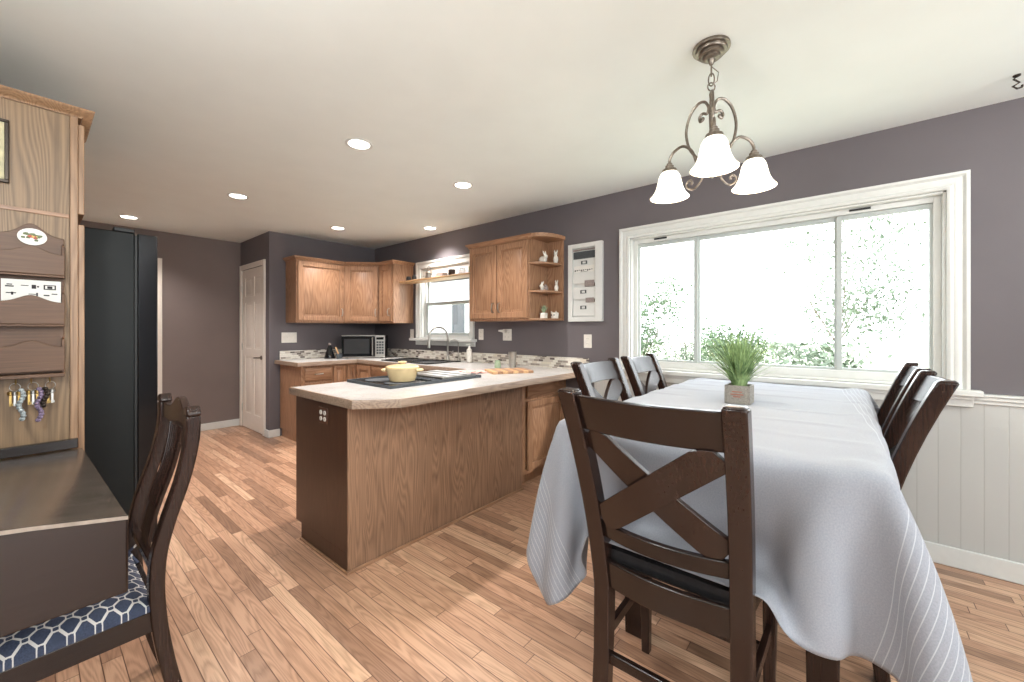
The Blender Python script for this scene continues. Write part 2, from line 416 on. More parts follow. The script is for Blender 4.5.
# doors (six panel)
def six_panel(name, T, w, h, mat, hinge_at, handle_a):
    """T maps (a, out, z)"""
    d = MB(); d.T = T
    th = .0
    d.box(0, w, -.035, -.008, 0, h)
    st = .105*w/.76; mid = w/2
    rails = [(0, .20), (.93, 1.03), (1.62, 1.70), (h-.11, h)]
    for a0, a1 in ((0, st), (mid-st*.45, mid+st*.45), (w-st, w)): d.box(a0, a1, -.008, 0, 0, h)
    for z0, z1 in rails: d.box(st, mid-st*.45, -.008, 0, z0, z1); d.box(mid+st*.45, w-st, -.008, 0, z0, z1)
    for a0, a1 in ((st, mid-st*.45), (mid+st*.45, w-st)):
        for i in range(3):
            z0, z1 = rails[i][1], rails[i+1][0]; e = .028
            d.loft([[(a0+e, -.008, z0+e), (a1-e, -.008, z0+e), (a1-e, -.008, z1-e), (a0+e, -.008, z1-e)],
                    [(a0+e*1.7, -.001, z0+e*1.7), (a1-e*1.7, -.001, z0+e*1.7), (a1-e*1.7, -.001, z1-e*1.7), (a0+e*1.7, -.001, z1-e*1.7)]])
    o = struct(d.build(name, mat, bevel=.0015))
    c = MB(); c.T = T
    for a0, a1, z0, z1 in ((-.065, -.004, 0, h+.065), (w+.004, w+.065, 0, h+.065), (-.004, w+.004, h+.004, h+.065)):
        c.box(a0, a1, 0, .016, z0, z1)
        c.box(a0+.012, a1-.012, .016, .021, z0, z1-.0)
    c.build('door_casing', mat, o, bevel=.002)
    k = MB(); k.T = T
    for z in (.25, 1.05, 1.8): k.box(hinge_at-.006, hinge_at+.014, .0, .007, z-.045, z+.045)
    k.build('hinge', 'steel', o)
    k = MB(); k.T = T
    k.lathe([(.028, -.0), (.028, .006)], (0, 0, 0)) if False else None
    ring = [(handle_a+.026*math.cos(2*PI*i/20), z, .93+.026*math.sin(2*PI*i/20)) for z in (0,) for i in range(20)]
    k.loft([[(a, 0, z) for a, _, z in ring], [(a, .008, z) for a, _, z in ring]])
    k.tube([(handle_a, .0, .93), (handle_a, .045, .93), (handle_a+.02*(1 if hinge_at > handle_a else -1), .055, .93), (handle_a+.11*(1 if hinge_at > handle_a else -1), .052, .925)], .008)
    k.build('door_handle', 'pewter', o)
    return o
six_panel('door_1', frame((1.82, 5.425, .005), (0, 1, 0), (-1, 0, 0)), .75, 2.05, 'white_door', .75, .07)
six_panel('door_2', frame((.12+.03, 6.26, .005), (1, 0, 0), (0, -1, 0)), .80, 2.05, 'white_door', .0, .73)

# ------------------------------------------------------------------ windows
def big_window():
    y0, y1, z0, z1 = WB
    m = MB()   # jamb lining + frame set back in the wall
    X0, X1 = 3.2, 3.335
    m.box(X0, X1, y0, y0+.012, z0, z1); m.box(X0, X1, y1-.012, y1, z0, z1)
    m.box(X0, X1, y0, y1, z1-.012, z1); m.box(X0, X1, y0, y1, z0, z0+.012)
    fx0, fx1 = 3.245, 3.30
    def ring(a0, a1, b0, b1, w, x0, x1, q=m):
        q.box(x0, x1, a0, a0+w, b0, b1); q.box(x0, x1, a1-w, a1, b0, b1); q.box(x0, x1, a0+w, a1-w, b0, b0+w); q.box(x0, x1, a0+w, a1-w, b1-w, b1)
    ring(y0+.012, y1-.012, z0+.012, z1-.012, .032, fx0, fx1); m.box(fx0, fx1, y0+.04, y1-.04, z0+.04, z0+.062)
    o = struct(m.build('window_1', 'white', bevel=.002))
    s = MB()
    for a0, a1, x in ((y0+.03, .062, 3.262), (.045, .90, 3.275), (.885, y1-.03, 3.262)):
        ring(a0, a1, z0+.05, z1-.045, .028, x, x+.024, s)
    s.build('window_sash', 'vinyl_shaded', o, bevel=.002)
    g = MB()
    for a0, a1, x in ((y0+.05, .035, 3.275), (.07, .875, 3.288), (.912, y1-.05, 3.275)): g.box(x, x+.004, a0, a1, z0+.07, z1-.07)
    g.build('window_glass', 'glass', o)
    k = MB()
    for yy in (-.05, 1.16): k.box(3.238, 3.2455, yy-.05, yy+.05, z1-.03, z1-.018)
    k.build('vent_slot', 'black', o)
    c = MB()   # fluted casing, mitred at the corners
    pr_ = [(0, .0), (0, .022), (.012, .028), (.02, .022), (.026, .016), (.032, .020), (.052, .020), (.058, .015), (.064, .020), (.070, .028), (.085, .028), (.085, 0)]
    path = [(y1, .93, 1, 0), (y1, z1, 1, 1), (y0, z1, -1, 1), (y0, .93, -1, 0)]
    c.loft([[(3.2-d, yy+oy*w, zz+oz*w) for w, d in pr_] for yy, zz, oy, oz in path])
    c.build('window_casing', 'white', o, bevel=.0015)
    t = MB(); t.box(3.135, 3.199, -.53, 1.52, .925, .955); t.box(3.168, 3.2, -.50, 1.49, .865, .925); t.box(3.155, 3.2, -.5, 1.49, .905, .925)
    t.build('window_sill', 'white', o, bevel=.003)
big_window()
def sink_window():
    y0, y1, z0, z1 = WK
    m = MB(); m.box(3.2, 3.335, y0, y0+.012, z0, z1); m.box(3.2, 3.335, y1-.012, y1, z0, z1); m.box(3.2, 3.335, y0, y1, z1-.012, z1); m.box(3.2, 3.335, y0, y1, z0, z0+.012)
    def ring(q, a0, a1, b0, b1, w, x0, x1):
        q.box(x0, x1, a0, a0+w, b0, b1); q.box(x0, x1, a1-w, a1, b0, b1); q.box(x0, x1, a0+w, a1-w, b0, b0+w); q.box(x0, x1, a0+w, a1-w, b1-w, b1)
    ring(m, y0+.012, y1-.012, z0+.012, z1-.012, .025, 3.25, 3.31)
    o = struct(m.build('window_2', 'white', bevel=.002))
    s = MB(); zm = 1.60
    ring(s, y0+.035, y1-.035, zm-.02, z1-.035, .035, 3.28, 3.305); ring(s, y0+.035, y1-.035, z0+.035, zm+.02, .035, 3.255, 3.28)
    s.build('window_sash', 'vinyl_shaded', o, bevel=.002)
    g = MB(); g.box(3.291, 3.295, y0+.06, y1-.06, zm+.01, z1-.06); g.box(3.266, 3.27, y0+.06, y1-.06, z0+.06, zm-.01)
    g.build('window_glass', 'glass', o)
    c = MB()
    for a0, a1, b0, b1 in ((y0-.075, y0, z0-.0, z1+.085), (y1, y1+.075, z0, z1+.085), (y0, y1, z1, z1+.085)): c.box(3.182, 3.2, a0, a1, b0, b1)
    for a0, a1, b0, b1 in ((y0-.075, y0-.05, z0, z1+.085), (y1+.05, y1+.075, z0, z1+.085), (y0-.05, y1+.05, z1+.06, z1+.085)): c.box(3.172, 3.182, a0, a1, b0, b1)
    c.build('window_casing', 'white', o, bevel=.002)
    t = MB(); t.box(3.11, 3.25, y0-.11, y1+.13, z0-.03, z0); 
    t.prism([(3.182, y0-.09), (3.2, y0-.09), (3.2, y1+.09), (3.182, y1+.09)], z0-.085, z0-.03)
    t.build('window_sill', 'white', o, bevel=.003)
    b = MB(); b.box(3.205, 3.235, y0+.02, y1-.02, z1-.10, z1-.015)
    for i in range(4): b.box(3.203, 3.237, y0+.02, y1-.02, z1-.10+i*.02, z1-.094+i*.02)
    b.build('window_blind', 'white', o, bevel=.002)
sink_window()

# ------------------------------------------------------------------ cabinet helpers
def panel_door(T, w, h, name, parent, mat='oak', th=.02, rail=.055, handle=None, flat=False):
    d = MB(); d.T = T
    if flat:
        d.box(0, w, 0, th*.7, 0, h); d.loft([[(0, th*.7, 0), (w, th*.7, 0), (w, th*.7, h), (0, th*.7, h)], [(.008, th, .008), (w-.008, th, .008), (w-.008, th, h-.008), (.008, th, h-.008)]])
    else:
        d.box(0, rail, 0, th, 0, h); d.box(w-rail, w, 0, th, 0, h); d.box(rail, w-rail, 0, th, 0, rail); d.box(rail, w-rail, 0, th, h-rail, h)
        d.box(rail-.002, w-rail+.002, 0, th*.35, rail-.002, h-rail+.002)
        e = .012; r = rail
        # sloped inner moulding
        d.loft([[(r, th*.35, r), (w-r, th*.35, r), (w-r, th*.35, h-r), (r, th*.35, h-r)], [(r+e, th*.35+.0005, r+e), (w-r-e, th*.35+.0005, r+e), (w-r-e, th*.35+.0005, h-r-e), (r+e, th*.35+.0005, h-r-e)]])
        d.loft([[(r+.02, th*.35, r+.02), (w-r-.02, th*.35, r+.02), (w-r-.02, th*.35, h-r-.02), (r+.02, th*.35, h-r-.02)],
                [(r+.035, th*.75, r+.035), (w-r-.035, th*.75, r+.035), (w-r-.035, th*.75, h-r-.035), (r+.035, th*.75, h-r-.035)]])
    o = d.build(name, mat, parent, bevel=.003)
    if handle:
        k = MB(); k.T = T; kind, a, z = handle
        if kind == 'v': pts = [(a, th, z-.045), (a, th+.022, z-.04), (a, th+.030, z), (a, th+.022, z+.04), (a, th, z+.045)]
        else: pts = [(a-.045, th, z), (a-.04, th+.022, z), (a, th+.030, z), (a+.04, th+.022, z), (a+.045, th, z)]
        k.tube(pts, [.006, .005, .0065, .005, .006])
        k.build('handle', 'steel', o)
    return o
def crown(path, z, parent, inward):
    """moulding along a plan polyline; each point has its outward offset vector"""
    m = MB(); secs = []
    for (x, y), (ox, oy) in zip(path, inward):
        secs.append([(x-ox*.01, y-oy*.01, z-.028), (x+ox*.008, y+oy*.008, z-.028), (x+ox*.014, y+oy*.014, z-.012), (x+ox*.032, y+oy*.032, z), (x+ox*.036, y+oy*.036, z+.014), (x-ox*.01, y-oy*.01, z+.014)])
    m.loft(secs); return m.build('crown_moulding', 'oak_y', parent)

# ---- upper corner cabinets (back wall / corner / window wall)
ZB, ZT = 1.36, 2.125
t = thing('wall_cabinet', 'golden oak wall cabinets wrapping the back corner above the microwave', 'cabinet', (2.6, 5.0, ZB))
m = MB()
poly = [(2.0, 5.25), (2.0, 4.95), (2.59, 4.95), (2.90, 4.64), (2.90, 4.34), (3.2, 4.34), (3.2, 5.25)]
m.prism(poly, ZB, ZT); m.build('cabinet_body', 'oak', t, bevel=.002)
q = .7071
crown([(2.0, 5.25), (2.0, 4.95), (2.59, 4.95), (2.9, 4.64), (2.9, 4.34), (3.2, 4.34)], ZT, t, [(-1, 0), (-1, -1), (-.42, -1), (-1, -.42), (-1, -1), (0, -1)])
panel_door(frame((2.015, 4.95, ZB+.025), (1, 0, 0), (0, -1, 0)), .555, ZT-ZB-.065, 'door', t, handle=('v', .525, .11))
panel_door(frame((2.59+.02*q, 4.95-.02*q, ZB+.025), (1, -1, 0), (-1, -1, 0)), .398, ZT-ZB-.065, 'door', t, handle=('v', .37, .11))
panel_door(frame((2.90, 4.62, ZB+.025), (0, -1, 0), (-1, 0, 0)), .255, ZT-ZB-.065, 'door', t, handle=('v', .225, .11))
# ---- right upper cabinet with open end shelves
t = thing('wall_cabinet', 'oak two-door wall cabinet with open quarter-round end shelves, right of the sink window', 'cabinet', (3.05, 2.6, ZB))
m = MB(); m.box(2.9, 3.2, 2.217, 2.985, ZB, ZT); m.build('cabinet_body', 'oak', t, bevel=.002)
m = MB(); m.box(3.184, 3.2, 2.04, 2.217, ZB, ZT-.0); m.build('shelf_back', 'oak', t, bevel=.002)
def quarter(z0, z1, rx=.285, ry=.165, px=0):
    pts = [(3.185, 2.2165)]
    for i in range(0, 13):
        a = PI/2*i/12; pts.append((3.185-rx*math.cos(a)**.8, 2.2165-ry*math.sin(a)**.8))
    return MB().prism(pts, z0, z1)
for z in (ZB, 1.612, 1.868): quarter(z, z+.018).build('end_shelf', 'oak_y', t, bevel=.002)
quarter(ZT-.02, ZT+.014, .31, .20).build('end_shelf', 'oak_y', t, bevel=.002)
crown([(3.2, 2.985), (2.9, 2.985), (2.9, 2.18)], ZT, t, [(0, 1), (-1, 1), (-1, 0)])
for a, hx in ((0.015, .33), (.392, .035)):
    panel_door(frame((2.9, 2.985-a, ZB+.025), (0, -1, 0), (-1, 0, 0)), .365, ZT-ZB-.065, 'door', t, handle=('v', hx, .10))

# ---- floating shelf across the sink window
tag(box(2.98, 3.168, 2.987, 4.338, 1.862, 1.882).build('window_shelf', 'wood_light', bevel=.003), 'long pale wooden shelf spanning the sink window between two cabinets', 'shelf')
SH = 1.882
def on_shelf(name, mb, mat, label, cat, **k):
    return tag(mb.build(name, mat, **k), label, cat)
def jar(x, y, z, r, h, lid=True):
    m = MB(); m.lathe([(r*.9, 0), (r, .006), (r, h*.72), (r*.8, h*.8), (r*.78, h*.82), (r*.88, h*.83), (r*.88, h), (r*.8, h+.001)] if lid else [(r*.8, 0), (r, h*.3), (r, h*.95), (r*.93, h)], (x, y, z), 20); return m
on_shelf('candle_jar', jar(3.04, 4.22, SH, .030, .055), 'black', 'small black jar at the far left end of the window shelf', 'jar')
on_shelf('candle_jar', jar(3.06, 4.13, SH, .028, .062), 'black', 'small black jar second from the far left on the window shelf', 'jar')
g = thing('lantern', 'small metal lantern with ring handle on the window shelf', 'lantern', (3.08, 3.87, SH))
m = MB(); m.lathe([(.05, 0), (.052, .008), (.045, .012), (.04, .07), (.048, .074), (.02, .105), (.012, .11)], (3.08, 3.87, SH)); m.build('lantern_body', 'steel', g)
m = MB(); m.tube([(3.08, 3.87+.022*math.cos(a*PI/8), SH+.13+.024*math.sin(a*PI/8)) for a in range(16)], .003, 6, True); m.build('ring_handle', 'bronze', g)
m = MB(); m.box(3.02, 3.12, 3.56, 3.69, SH, SH+.02); m.box(3.03, 3.11, 3.57, 3.68, SH+.02, SH+.05); on_shelf('tin_box', m, 'grey_tag', 'low grey tin beside the lantern on the window shelf', 'box', bevel=.003)
on_shelf('candle_jar', jar(3.07, 3.45, SH, .042, .075, False), 'bronze', 'dark round candle pot in the middle of the window shelf', 'candle')
on_shelf('glass_jar', jar(3.07, 3.28, SH, .035, .075), 'clear', 'clear lidded glass jar on the right half of window shelf', 'jar')
m = MB(); m.box(3.03, 3.11, 3.03, 3.15, SH, SH+.012); m.box(3.035, 3.105, 3.035, 3.145, SH+.012, SH+.075); on_shelf('planter_box', m, 'green_glass', 'grey-green square box at the right end of window shelf', 'box', bevel=.004)

# ---- counter
t = thing('worktop', 'cream speckled laminate worktop with oak edge running round the kitchen', 'worktop', (2.2, 2.3, .875))
CP = [(1.04, 1.915), (1.225, 1.765), (3.198, 1.765), (3.198, 5.248), (1.875, 5.248), (1.875, 4.60), (2.56, 4.60), (2.56, 2.68), (1.04, 2.68)]
def offset_poly(poly, d):
    n = len(poly); out = []
    for i in range(n):
        p0, p1, p2 = Vector(poly[i-1]), Vector(poly[i]), Vector(poly[(i+1) % n])
        a = (p1-p0).normalized(); b = (p2-p1).normalized(); na = Vector((a.y, -a.x)); nb = Vector((b.y, -b.x))
        k = (na+nb)/(1+na.dot(nb)); out.append(tuple(p1+k*d))
    return out
inner = offset_poly(CP, -.014)
MB().prism(inner, .878, .915).build('countertop_surface', 'counter', t)
m = MB()
open_edges = [5, 6, 7, 8, 0, 1]   # from the back-wall run's end round to the window wall
def edge_strip(i):
    a, b = CP[i], CP[(i+1) % len(CP)]; ai, bi = inner[i], inner[(i+1) % len(CP)]
    sec = lambda p, q_: [(q_[0], q_[1], .872), (p[0], p[1], .872), (p[0], p[1], .905), (q_[0]*.3+p[0]*.7, q_[1]*.3+p[1]*.7, .9155), (q_[0], q_[1], .9155)]
    m.loft([sec(a, ai), sec(b, bi)])
for i in [4, 5, 6, 7, 8, 0, 1]: edge_strip(i)
m.build('edge_trim', 'edge', t)
# backsplash
m = MB(); m.box(3.184, 3.2, 1.775, 5.234, .9155, 1.02); m.box(1.93, 3.2, 5.234, 5.25, .9155, 1.02)
o = m.build('backsplash', 'mosaic', world=False); tag(o, 'low glass mosaic tile backsplash strip along the kitchen walls', 'backsplash')
m = MB()

# ---- peninsula
t = thing('peninsula_cabinet', 'oak-panelled peninsula cabinet with a dark brown end panel, under the cooktop', 'cabinet', (1.8, 2.3, 0))
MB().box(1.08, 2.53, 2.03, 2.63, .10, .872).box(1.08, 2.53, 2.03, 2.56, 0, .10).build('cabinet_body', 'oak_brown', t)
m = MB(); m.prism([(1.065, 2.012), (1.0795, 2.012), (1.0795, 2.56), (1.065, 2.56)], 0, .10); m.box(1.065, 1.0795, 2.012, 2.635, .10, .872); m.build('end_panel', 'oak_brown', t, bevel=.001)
o = MB().box(1.0655, 1.235, 2.0, 2.0295, 0, .872).build('back_stile', 'oak_panel', t, bevel=.0015)
MB().box(1.236, 2.528, 2.005, 2.0295, 0, .872).build('back_panel', 'oak_panel', t, bevel=.001)
m = MB(); m.box(1.06, 2.53, 1.988, 2.0, 0, .018); m.box(1.053, 1.065, 1.988, 2.56, 0, .014); m.build('shoe_moulding', 'oak_x', t, bevel=.004)
t = thing('base_cabinet', 'oak base cabinet with one drawer over a door, at the window end of the peninsula', 'cabinet', (2.86, 2.3, 0))
MB().box(2.535, 3.185, 2.03, 2.63, .10, .872).box(2.535, 3.185, 2.08, 2.6, 0, .10).build('cabinet_body', 'oak', t, bevel=.002)
m = MB(); m.box(2.535, 2.575, 2.01, 2.03, .10, .872); m.box(3.15, 3.185, 2.01, 2.03, .1, .872); m.box(2.575, 3.15, 2.01, 2.03, .1, .14); m.box(2.575, 3.15, 2.01, 2.03, .69, .72); m.box(2.575, 3.15, 2.01, 2.03, .85, .872)
m.build('face_frame', 'oak', t, bevel=.001)
panel_door(frame((2.59, 2.01, .13), (1, 0, 0), (0, -1, 0)), .54, .56, 'door', t, handle=None)
panel_door(frame((2.59, 2.01, .715), (1, 0, 0), (0, -1, 0)), .54, .135, 'drawer', t, 'oak_x', flat=True, handle=None)
# ---- back run base cabinets
t = thing('base_cabinet', 'oak base cabinet with a pull-handled drawer, left end of the back wall', 'cabinet', (2.2, 4.95, 0))
MB().box(1.93, 2.44, 4.66, 5.232, .10, .872).box(1.95, 2.44, 4.72, 5.232, 0, .10).build('cabinet_body', 'oak', t, bevel=.002)
MB().box(1.93, 2.44, 4.645, 4.66, .1, .872).build('face_frame', 'oak', t)
panel_door(frame((1.965, 4.645, .70), (1, 0, 0), (0, -1, 0)), .30, .145, 'drawer', t, 'oak_x', flat=True, handle=('h', .15, .075))
panel_door(frame((1.965, 4.645, .13), (1, 0, 0), (0, -1, 0)), .30, .55, 'door', t, handle=('v', .03, .48))
panel_door(frame((2.29, 4.645, .13), (1, 0, 0), (0, -1, 0)), .145, .72, 'door', t, rail=.03)
t = thing('corner_cabinet', 'oak corner base cabinet where the two worktops meet', 'cabinet', (2.9, 4.9, 0))
m = MB(); m.prism([(2.445, 5.232), (2.445, 4.645), (2.585, 4.645), (2.585, 4.3), (3.183, 4.3), (3.183, 5.232)], .1, .872); m.prism([(2.45, 5.2), (2.45, 4.72), (2.66, 4.72), (2.66, 4.32), (3.18, 4.32), (3.18, 5.2)], 0, .1); m.build('cabinet_body', 'oak', t, bevel=.001)
panel_door(frame((2.455, 4.645, .13), (1, 0, 0), (0, -1, 0)), .11, .72, 'door', t, rail=.028)
panel_door(frame((2.585, 4.615, .13), (0, -1, 0), (-1, 0, 0)), .30, .72, 'door', t)
t = thing('sink_cabinet', 'oak sink base cabinet below the sink window', 'cabinet', (2.9, 3.8, 0))
m = MB(); m.box(2.585, 3.183, 3.305, 4.295, .1, .70); m.box(2.66, 3.18, 3.31, 4.29, 0, .1)
m.box(2.585, 2.60, 3.305, 4.295, .70, .872)
m.build('cabinet_body', 'oak', t, bevel=.001)
for a in (0, .49):
    panel_door(frame((2.585, 4.285-a, .13), (0, -1, 0), (-1, 0, 0)), .475, .55, 'door', t)
    panel_door(frame((2.585, 4.285-a, .70), (0, -1, 0), (-1, 0, 0)), .475, .145, 'drawer', t, 'oak_y', flat=True)
t = thing('base_cabinet', 'oak base cabinet between the sink and the peninsula', 'cabinet', (2.9, 2.97, 0))
m = MB(); m.box(2.585, 3.183, 2.64, 3.30, .1, .872); m.box(2.66, 3.18, 2.65, 3.30, 0, .1); m.build('cabinet_body', 'oak', t, bevel=.001)
panel_door(frame((2.585, 3.28, .13), (0, -1, 0), (-1, 0, 0)), .60, .55, 'door', t)
panel_door(frame((2.585, 3.28, .70), (0, -1, 0), (-1, 0, 0)), .60, .145, 'drawer', t, 'oak_y', flat=True, handle=('h', .3, .075))

# ---- sink
t = thing('sink', 'black two-bowl drop-in sink under the window', 'sink', (2.88, 3.8, .9155))
m = MB()
z0, z1 = .9157, .928
sx0, sx1, sy0, sy1 = 2.64, 3.12, 3.35, 4.2
m.box(sx0, sx0+.03, sy0, sy1, z0, z1); m.box(sx1-.09, sx1, sy0, sy1, z0, z1); m.box(sx0+.03, sx1-.09, sy0, sy0+.03, z0, z1); m.box(sx0+.03, sx1-.09, sy1-.03, sy1, z0, z1); m.box(sx0+.03, sx1-.09, 3.76, 3.79, z0, z1)
m.build('sink_rim', 'black_gloss', t, bevel=.004)
m = MB(); m.box(sx0+.03, sx1-.09, sy0+.03, 3.76, z0, z0+.002); m.box(sx0+.03, sx1-.09, 3.79, sy1-.03, z0, z0+.002); m.build('sink_bowl', 'black', t)
t = thing('faucet', 'tall nickel gooseneck pull-down faucet behind the sink', 'faucet', (3.07, 3.52, .928))
m = MB(); m.lathe([(.028, 0), (.028, .01), (.02, .02), (.017, .05)], (3.07, 3.52, .928)); m.build('base_flange', 'steel', t)
dx, dy = -.93, .36
p = [(3.07, 3.52, .95), (3.07, 3.52, 1.19)]
for i in range(1, 13):
    a = PI*i/12; p.append((3.07+dx*.11*(1-math.cos(a)), 3.52+dy*.11*(1-math.cos(a)), 1.19+.115*math.sin(a)))
p.append((p[-1][0], p[-1][1], 1.15))
MB().tube(p, .0125, 10).build('spout', 'steel', t)
e = p[-1]; MB().lathe([(.014, 0), (.018, -.03), (.020, -.075), (.016, -.08)][::-1], (e[0], e[1], e[2])).build('spray_head', 'steel', t)
MB().tube([(3.07, 3.52, .99), (3.07, 3.46, 1.0), (3.06, 3.42, 1.035)], .007).build('lever', 'steel', t)
t = thing('filter_faucet', 'slim small drinking water faucet right of the gooseneck', 'faucet', (3.1, 3.40, .928))
p = [(3.1, 3.375, .9285), (3.1, 3.375, 1.12)]
for i in range(1, 11):
    a = PI*i/10; p.append((3.1-.045*(1-math.cos(a)), 3.375+.025*(1-math.cos(a)), 1.12+.045*math.sin(a)))
MB().tube(p, .005, 8).build('spout', 'steel', t); MB().lathe([(.016, 0), (.014, .02), (.008, .03)], (3.1, 3.375, .9283)).build('base_flange', 'steel', t)
t = thing('soap_bottle', 'white cylindrical soap bottle with pump standing right of the sink', 'bottle', (3.10, 3.2, .915))
MB().lathe([(.027, .0), (.03, .004), (.03, .14), (.014, .155), (.012, .165)], (3.10, 3.20, .9155)).build('bottle_body', 'porcelain', t)
m = MB(); m.lathe([(.013, 0), (.013, .012), (.004, .014), (.004, .03), (.012, .031), (.012, .038)], (3.10, 3.20, 1.0805)); m.tube([(3.10, 3.2, 1.115), (3.06, 3.21, 1.112)], .004); m.build('pump', 'porcelain', t)

# ---- microwave, set diagonally in the corner
def microwave():
    c = Vector((2.83, 4.86, 0)); n = Vector((-.62, -.785, 0)); u = Vector((.785, -.62, 0))
    O = c+n*.17-u*.26; T = frame((O.x, O.y, .925), u, n)
    t = thing('microwave', 'black and silver countertop microwave standing diagonally in the corner', 'microwave', (c.x, c.y, .9155))
    m = MB(); m.T = T; m.box(0, .52, -.34, 0, 0, .28); m.build('case', 'black', t, bevel=.006)
    for a in (.04, .46):
        for b in (-.30, -.03): m = MB(); m.T = T; m.box(a, a+.03, b-.015, b+.015, -.0095, 0); m.build('foot', 'black', t)
    m = MB(); m.T = T; m.box(.0, .395, 0, .02, .012, .27); o = m.build('door', 'black_gloss', t, bevel=.003)
    m = MB(); m.T = T; m.box(.03, .33, .02, .021, .05, .235); m.build('door_window', 'black', o)
    for z_ in (0, .27): m = MB(); m.T = T; m.box(0.0, .52, .0, .0215, z_, z_+.011); m.build('trim_strip', 'steel', t, bevel=.001)
    m = MB(); m.T = T; m.tube([(.372, .02, .03), (.372, .045, .04), (.372, .05, .14), (.372, .045, .24), (.372, .02, .25)], .009); m.build('handle', 'steel', t)
    m = MB(); m.T = T; m.box(.40, .52, 0, .02, .012, .27); o = m.build('control_panel', 'steel', t, bevel=.002)
    m = MB(); m.T = T; m.box(.415, .505, .02, .0215, .225, .255); m.build('display', 'black_gloss', o)
    m = MB(); m.T = T
    for i in range(3):
        for j in range(5): m.box(.418+i*.031, .442+i*.031, .02, .0225, .045+j*.034, .068+j*.034)
    m.build('button', 'slate', o)
microwave()
# dark bottle and brush on the counter
t = thing('oil_bottle', 'black conical bottle with a round stopper left of the microwave', 'bottle', (2.42, 5.0, .9155))
MB().lathe([(.062, 0), (.064, .01), (.05, .06), (.03, .12), (.018, .15), (.016, .165)], (2.42, 5.0, .9155)).build('bottle_body', 'black_gloss', t)
MB().ball((2.42, 5.0, 1.095), .017).build('stopper', 'grey_tag', t)
t = thing('utensil_pot', 'small dark pot holding wooden-handled utensils beside the microwave', 'utensil pot', (2.53, 4.97, .9155))
MB().lathe([(.03, 0), (.036, .01), (.038, .06), (.034, .06), (.03, .02)], (2.49, 4.89, .9155)).build('pot', 'slate', t)
for dx, dy, L in ((-.05, .0, .13), (-.03, .02, .12)):
    MB().tube([(2.49, 4.89, .94), (2.49+dx, 4.89+dy, .93+L)], [.005, .009]).build('utensil', 'wood_light', t)
# ---- cooktop
t = thing('cooktop', 'black drop-in cooktop with a light grey griddle cover on the peninsula', 'cooktop', (1.78, 2.38, .9155))
MB().box(1.40, 2.17, 2.125, 2.625, .9157, .928).build('cooktop_plate', 'black_gloss', t, bevel=.003)
m = MB(); m.box(1.40, 2.17, 2.118, 2.125, .9157, .934); m.box(1.393, 1.40, 2.118, 2.632, .9157, .934); m.box(2.17, 2.177, 2.118, 2.632, .9157, .934); m.box(1.40, 2.17, 2.625, 2.632, .9157, .934); m.build('metal_rim', 'slate', t, bevel=.001)
m = MB(); m.box(1.735, 1.80, 2.15, 2.60, .928, .934)
for i in range(9): m.box(1.738, 1.797, 2.165+i*.048, 2.175+i*.048, .934, .938)
m.build('vent_grate', 'slate', t)
for y in (2.26, 2.49): MB().lathe([(.10, 0), (.10, .0012)], (1.56, y, .928), 32).build('burner_ring', 'slate', t)
m = MB(); m.box(1.83, 2.15, 2.15, 2.60, .928, .944)
for i in range(3): m.box(1.85+i*.1, 1.87+i*.1, 2.16, 2.59, .944, .948)
m.build('griddle_cover', 'steel', t, bevel=.002)
# ---- pot
t = thing('casserole_pot', 'cream yellow lidded casserole with two handles on the cooktop', 'pot', (1.60, 2.30, .9292))
PX, PY, PZ = 1.615, 2.31, .9293
MB().lathe([(.075, 0), (.082, .003), (.098, .05), (.106, .082), (.112, .084), (.112, .09), (.10, .09), (.09, .05), (.07, .008)], (PX, PY, PZ), 36).build('pot_body', 'yellow_pot', t)
m = MB(); m.lathe([(.108, 0), (.109, .006), (.095, .013), (.09, .011), (.06, .02), (.02, .024), (.018, .03), (.03, .034), (.03, .04), (.012, .044)], (PX, PY, PZ+.09), 36); m.build('lid', 'yellow_pot', t)
for s in (-1, 1):
    ux, uy = .641*s, -.7675*s; vx, vy = .7675, .641
    pts = [(PX+ux*.103+vx*.035*k, PY+uy*.103+vy*.035*k, PZ+.072) for k in (-1,)] + [(PX+ux*(.103+.032*math.sin(a*PI/6))+vx*-.035*math.cos(a*PI/6), PY+uy*(.103+.032*math.sin(a*PI/6))+vy*-.035*math.cos(a*PI/6), PZ+.074) for a in range(1, 6)] + [(PX+ux*.103+vx*.035, PY+uy*.103+vy*.035, PZ+.072)]
    MB().tube(pts, .009, 8).build('handle', 'yellow_pot', t)
# ---- board, cloth, tumbler, jar
m = MB(); bw = .044
for i in range(8):
    m.cur = i % 2; m.box(2.42+i*bw, 2.42+(i+1)*bw, 2.08, 2.34, .9157, .937)
for v in m.v:
    a = -.55; x, y = v.x-2.6, v.y-2.2; v.x = 2.6+x*math.cos(a)-y*math.sin(a); v.y = 2.2+x*math.sin(a)+y*math.cos(a)
tag(m.build('cutting_board', ['wood_light', 'oak_x'], bevel=.003), 'small striped wooden cutting board lying on the worktop', 'cutting board')
m = MB(); N = 10; vs = []; fs = []
for i in range(N+1):
    for j in range(N+1):
        x = 2.245+.20*i/N; y = 2.29+.16*j/N
        x, y = 2.38+(x-2.40)*.8+(y-2.34)*.5, 2.34-(x-2.40)*.5+(y-2.34)*.8
        vs.append((x+.01*math.sin(j*1.3), y+.01*math.sin(i*1.7), .9165+.012+.005*math.sin(i*1.9+j)+.004*math.sin(j*2.3)))
for i in range(N):
    for j in range(N): fs.append((i*(N+1)+j, (i+1)*(N+1)+j, (i+1)*(N+1)+j+1, i*(N+1)+j+1))
m.add(vs, fs); o = m.build('dish_cloth', 'pinkish'); s = o.modifiers.new('solid', 'SOLIDIFY'); s.thickness = .004
tag(o, 'crumpled pale pink cloth lying left of the cutting board', 'cloth')
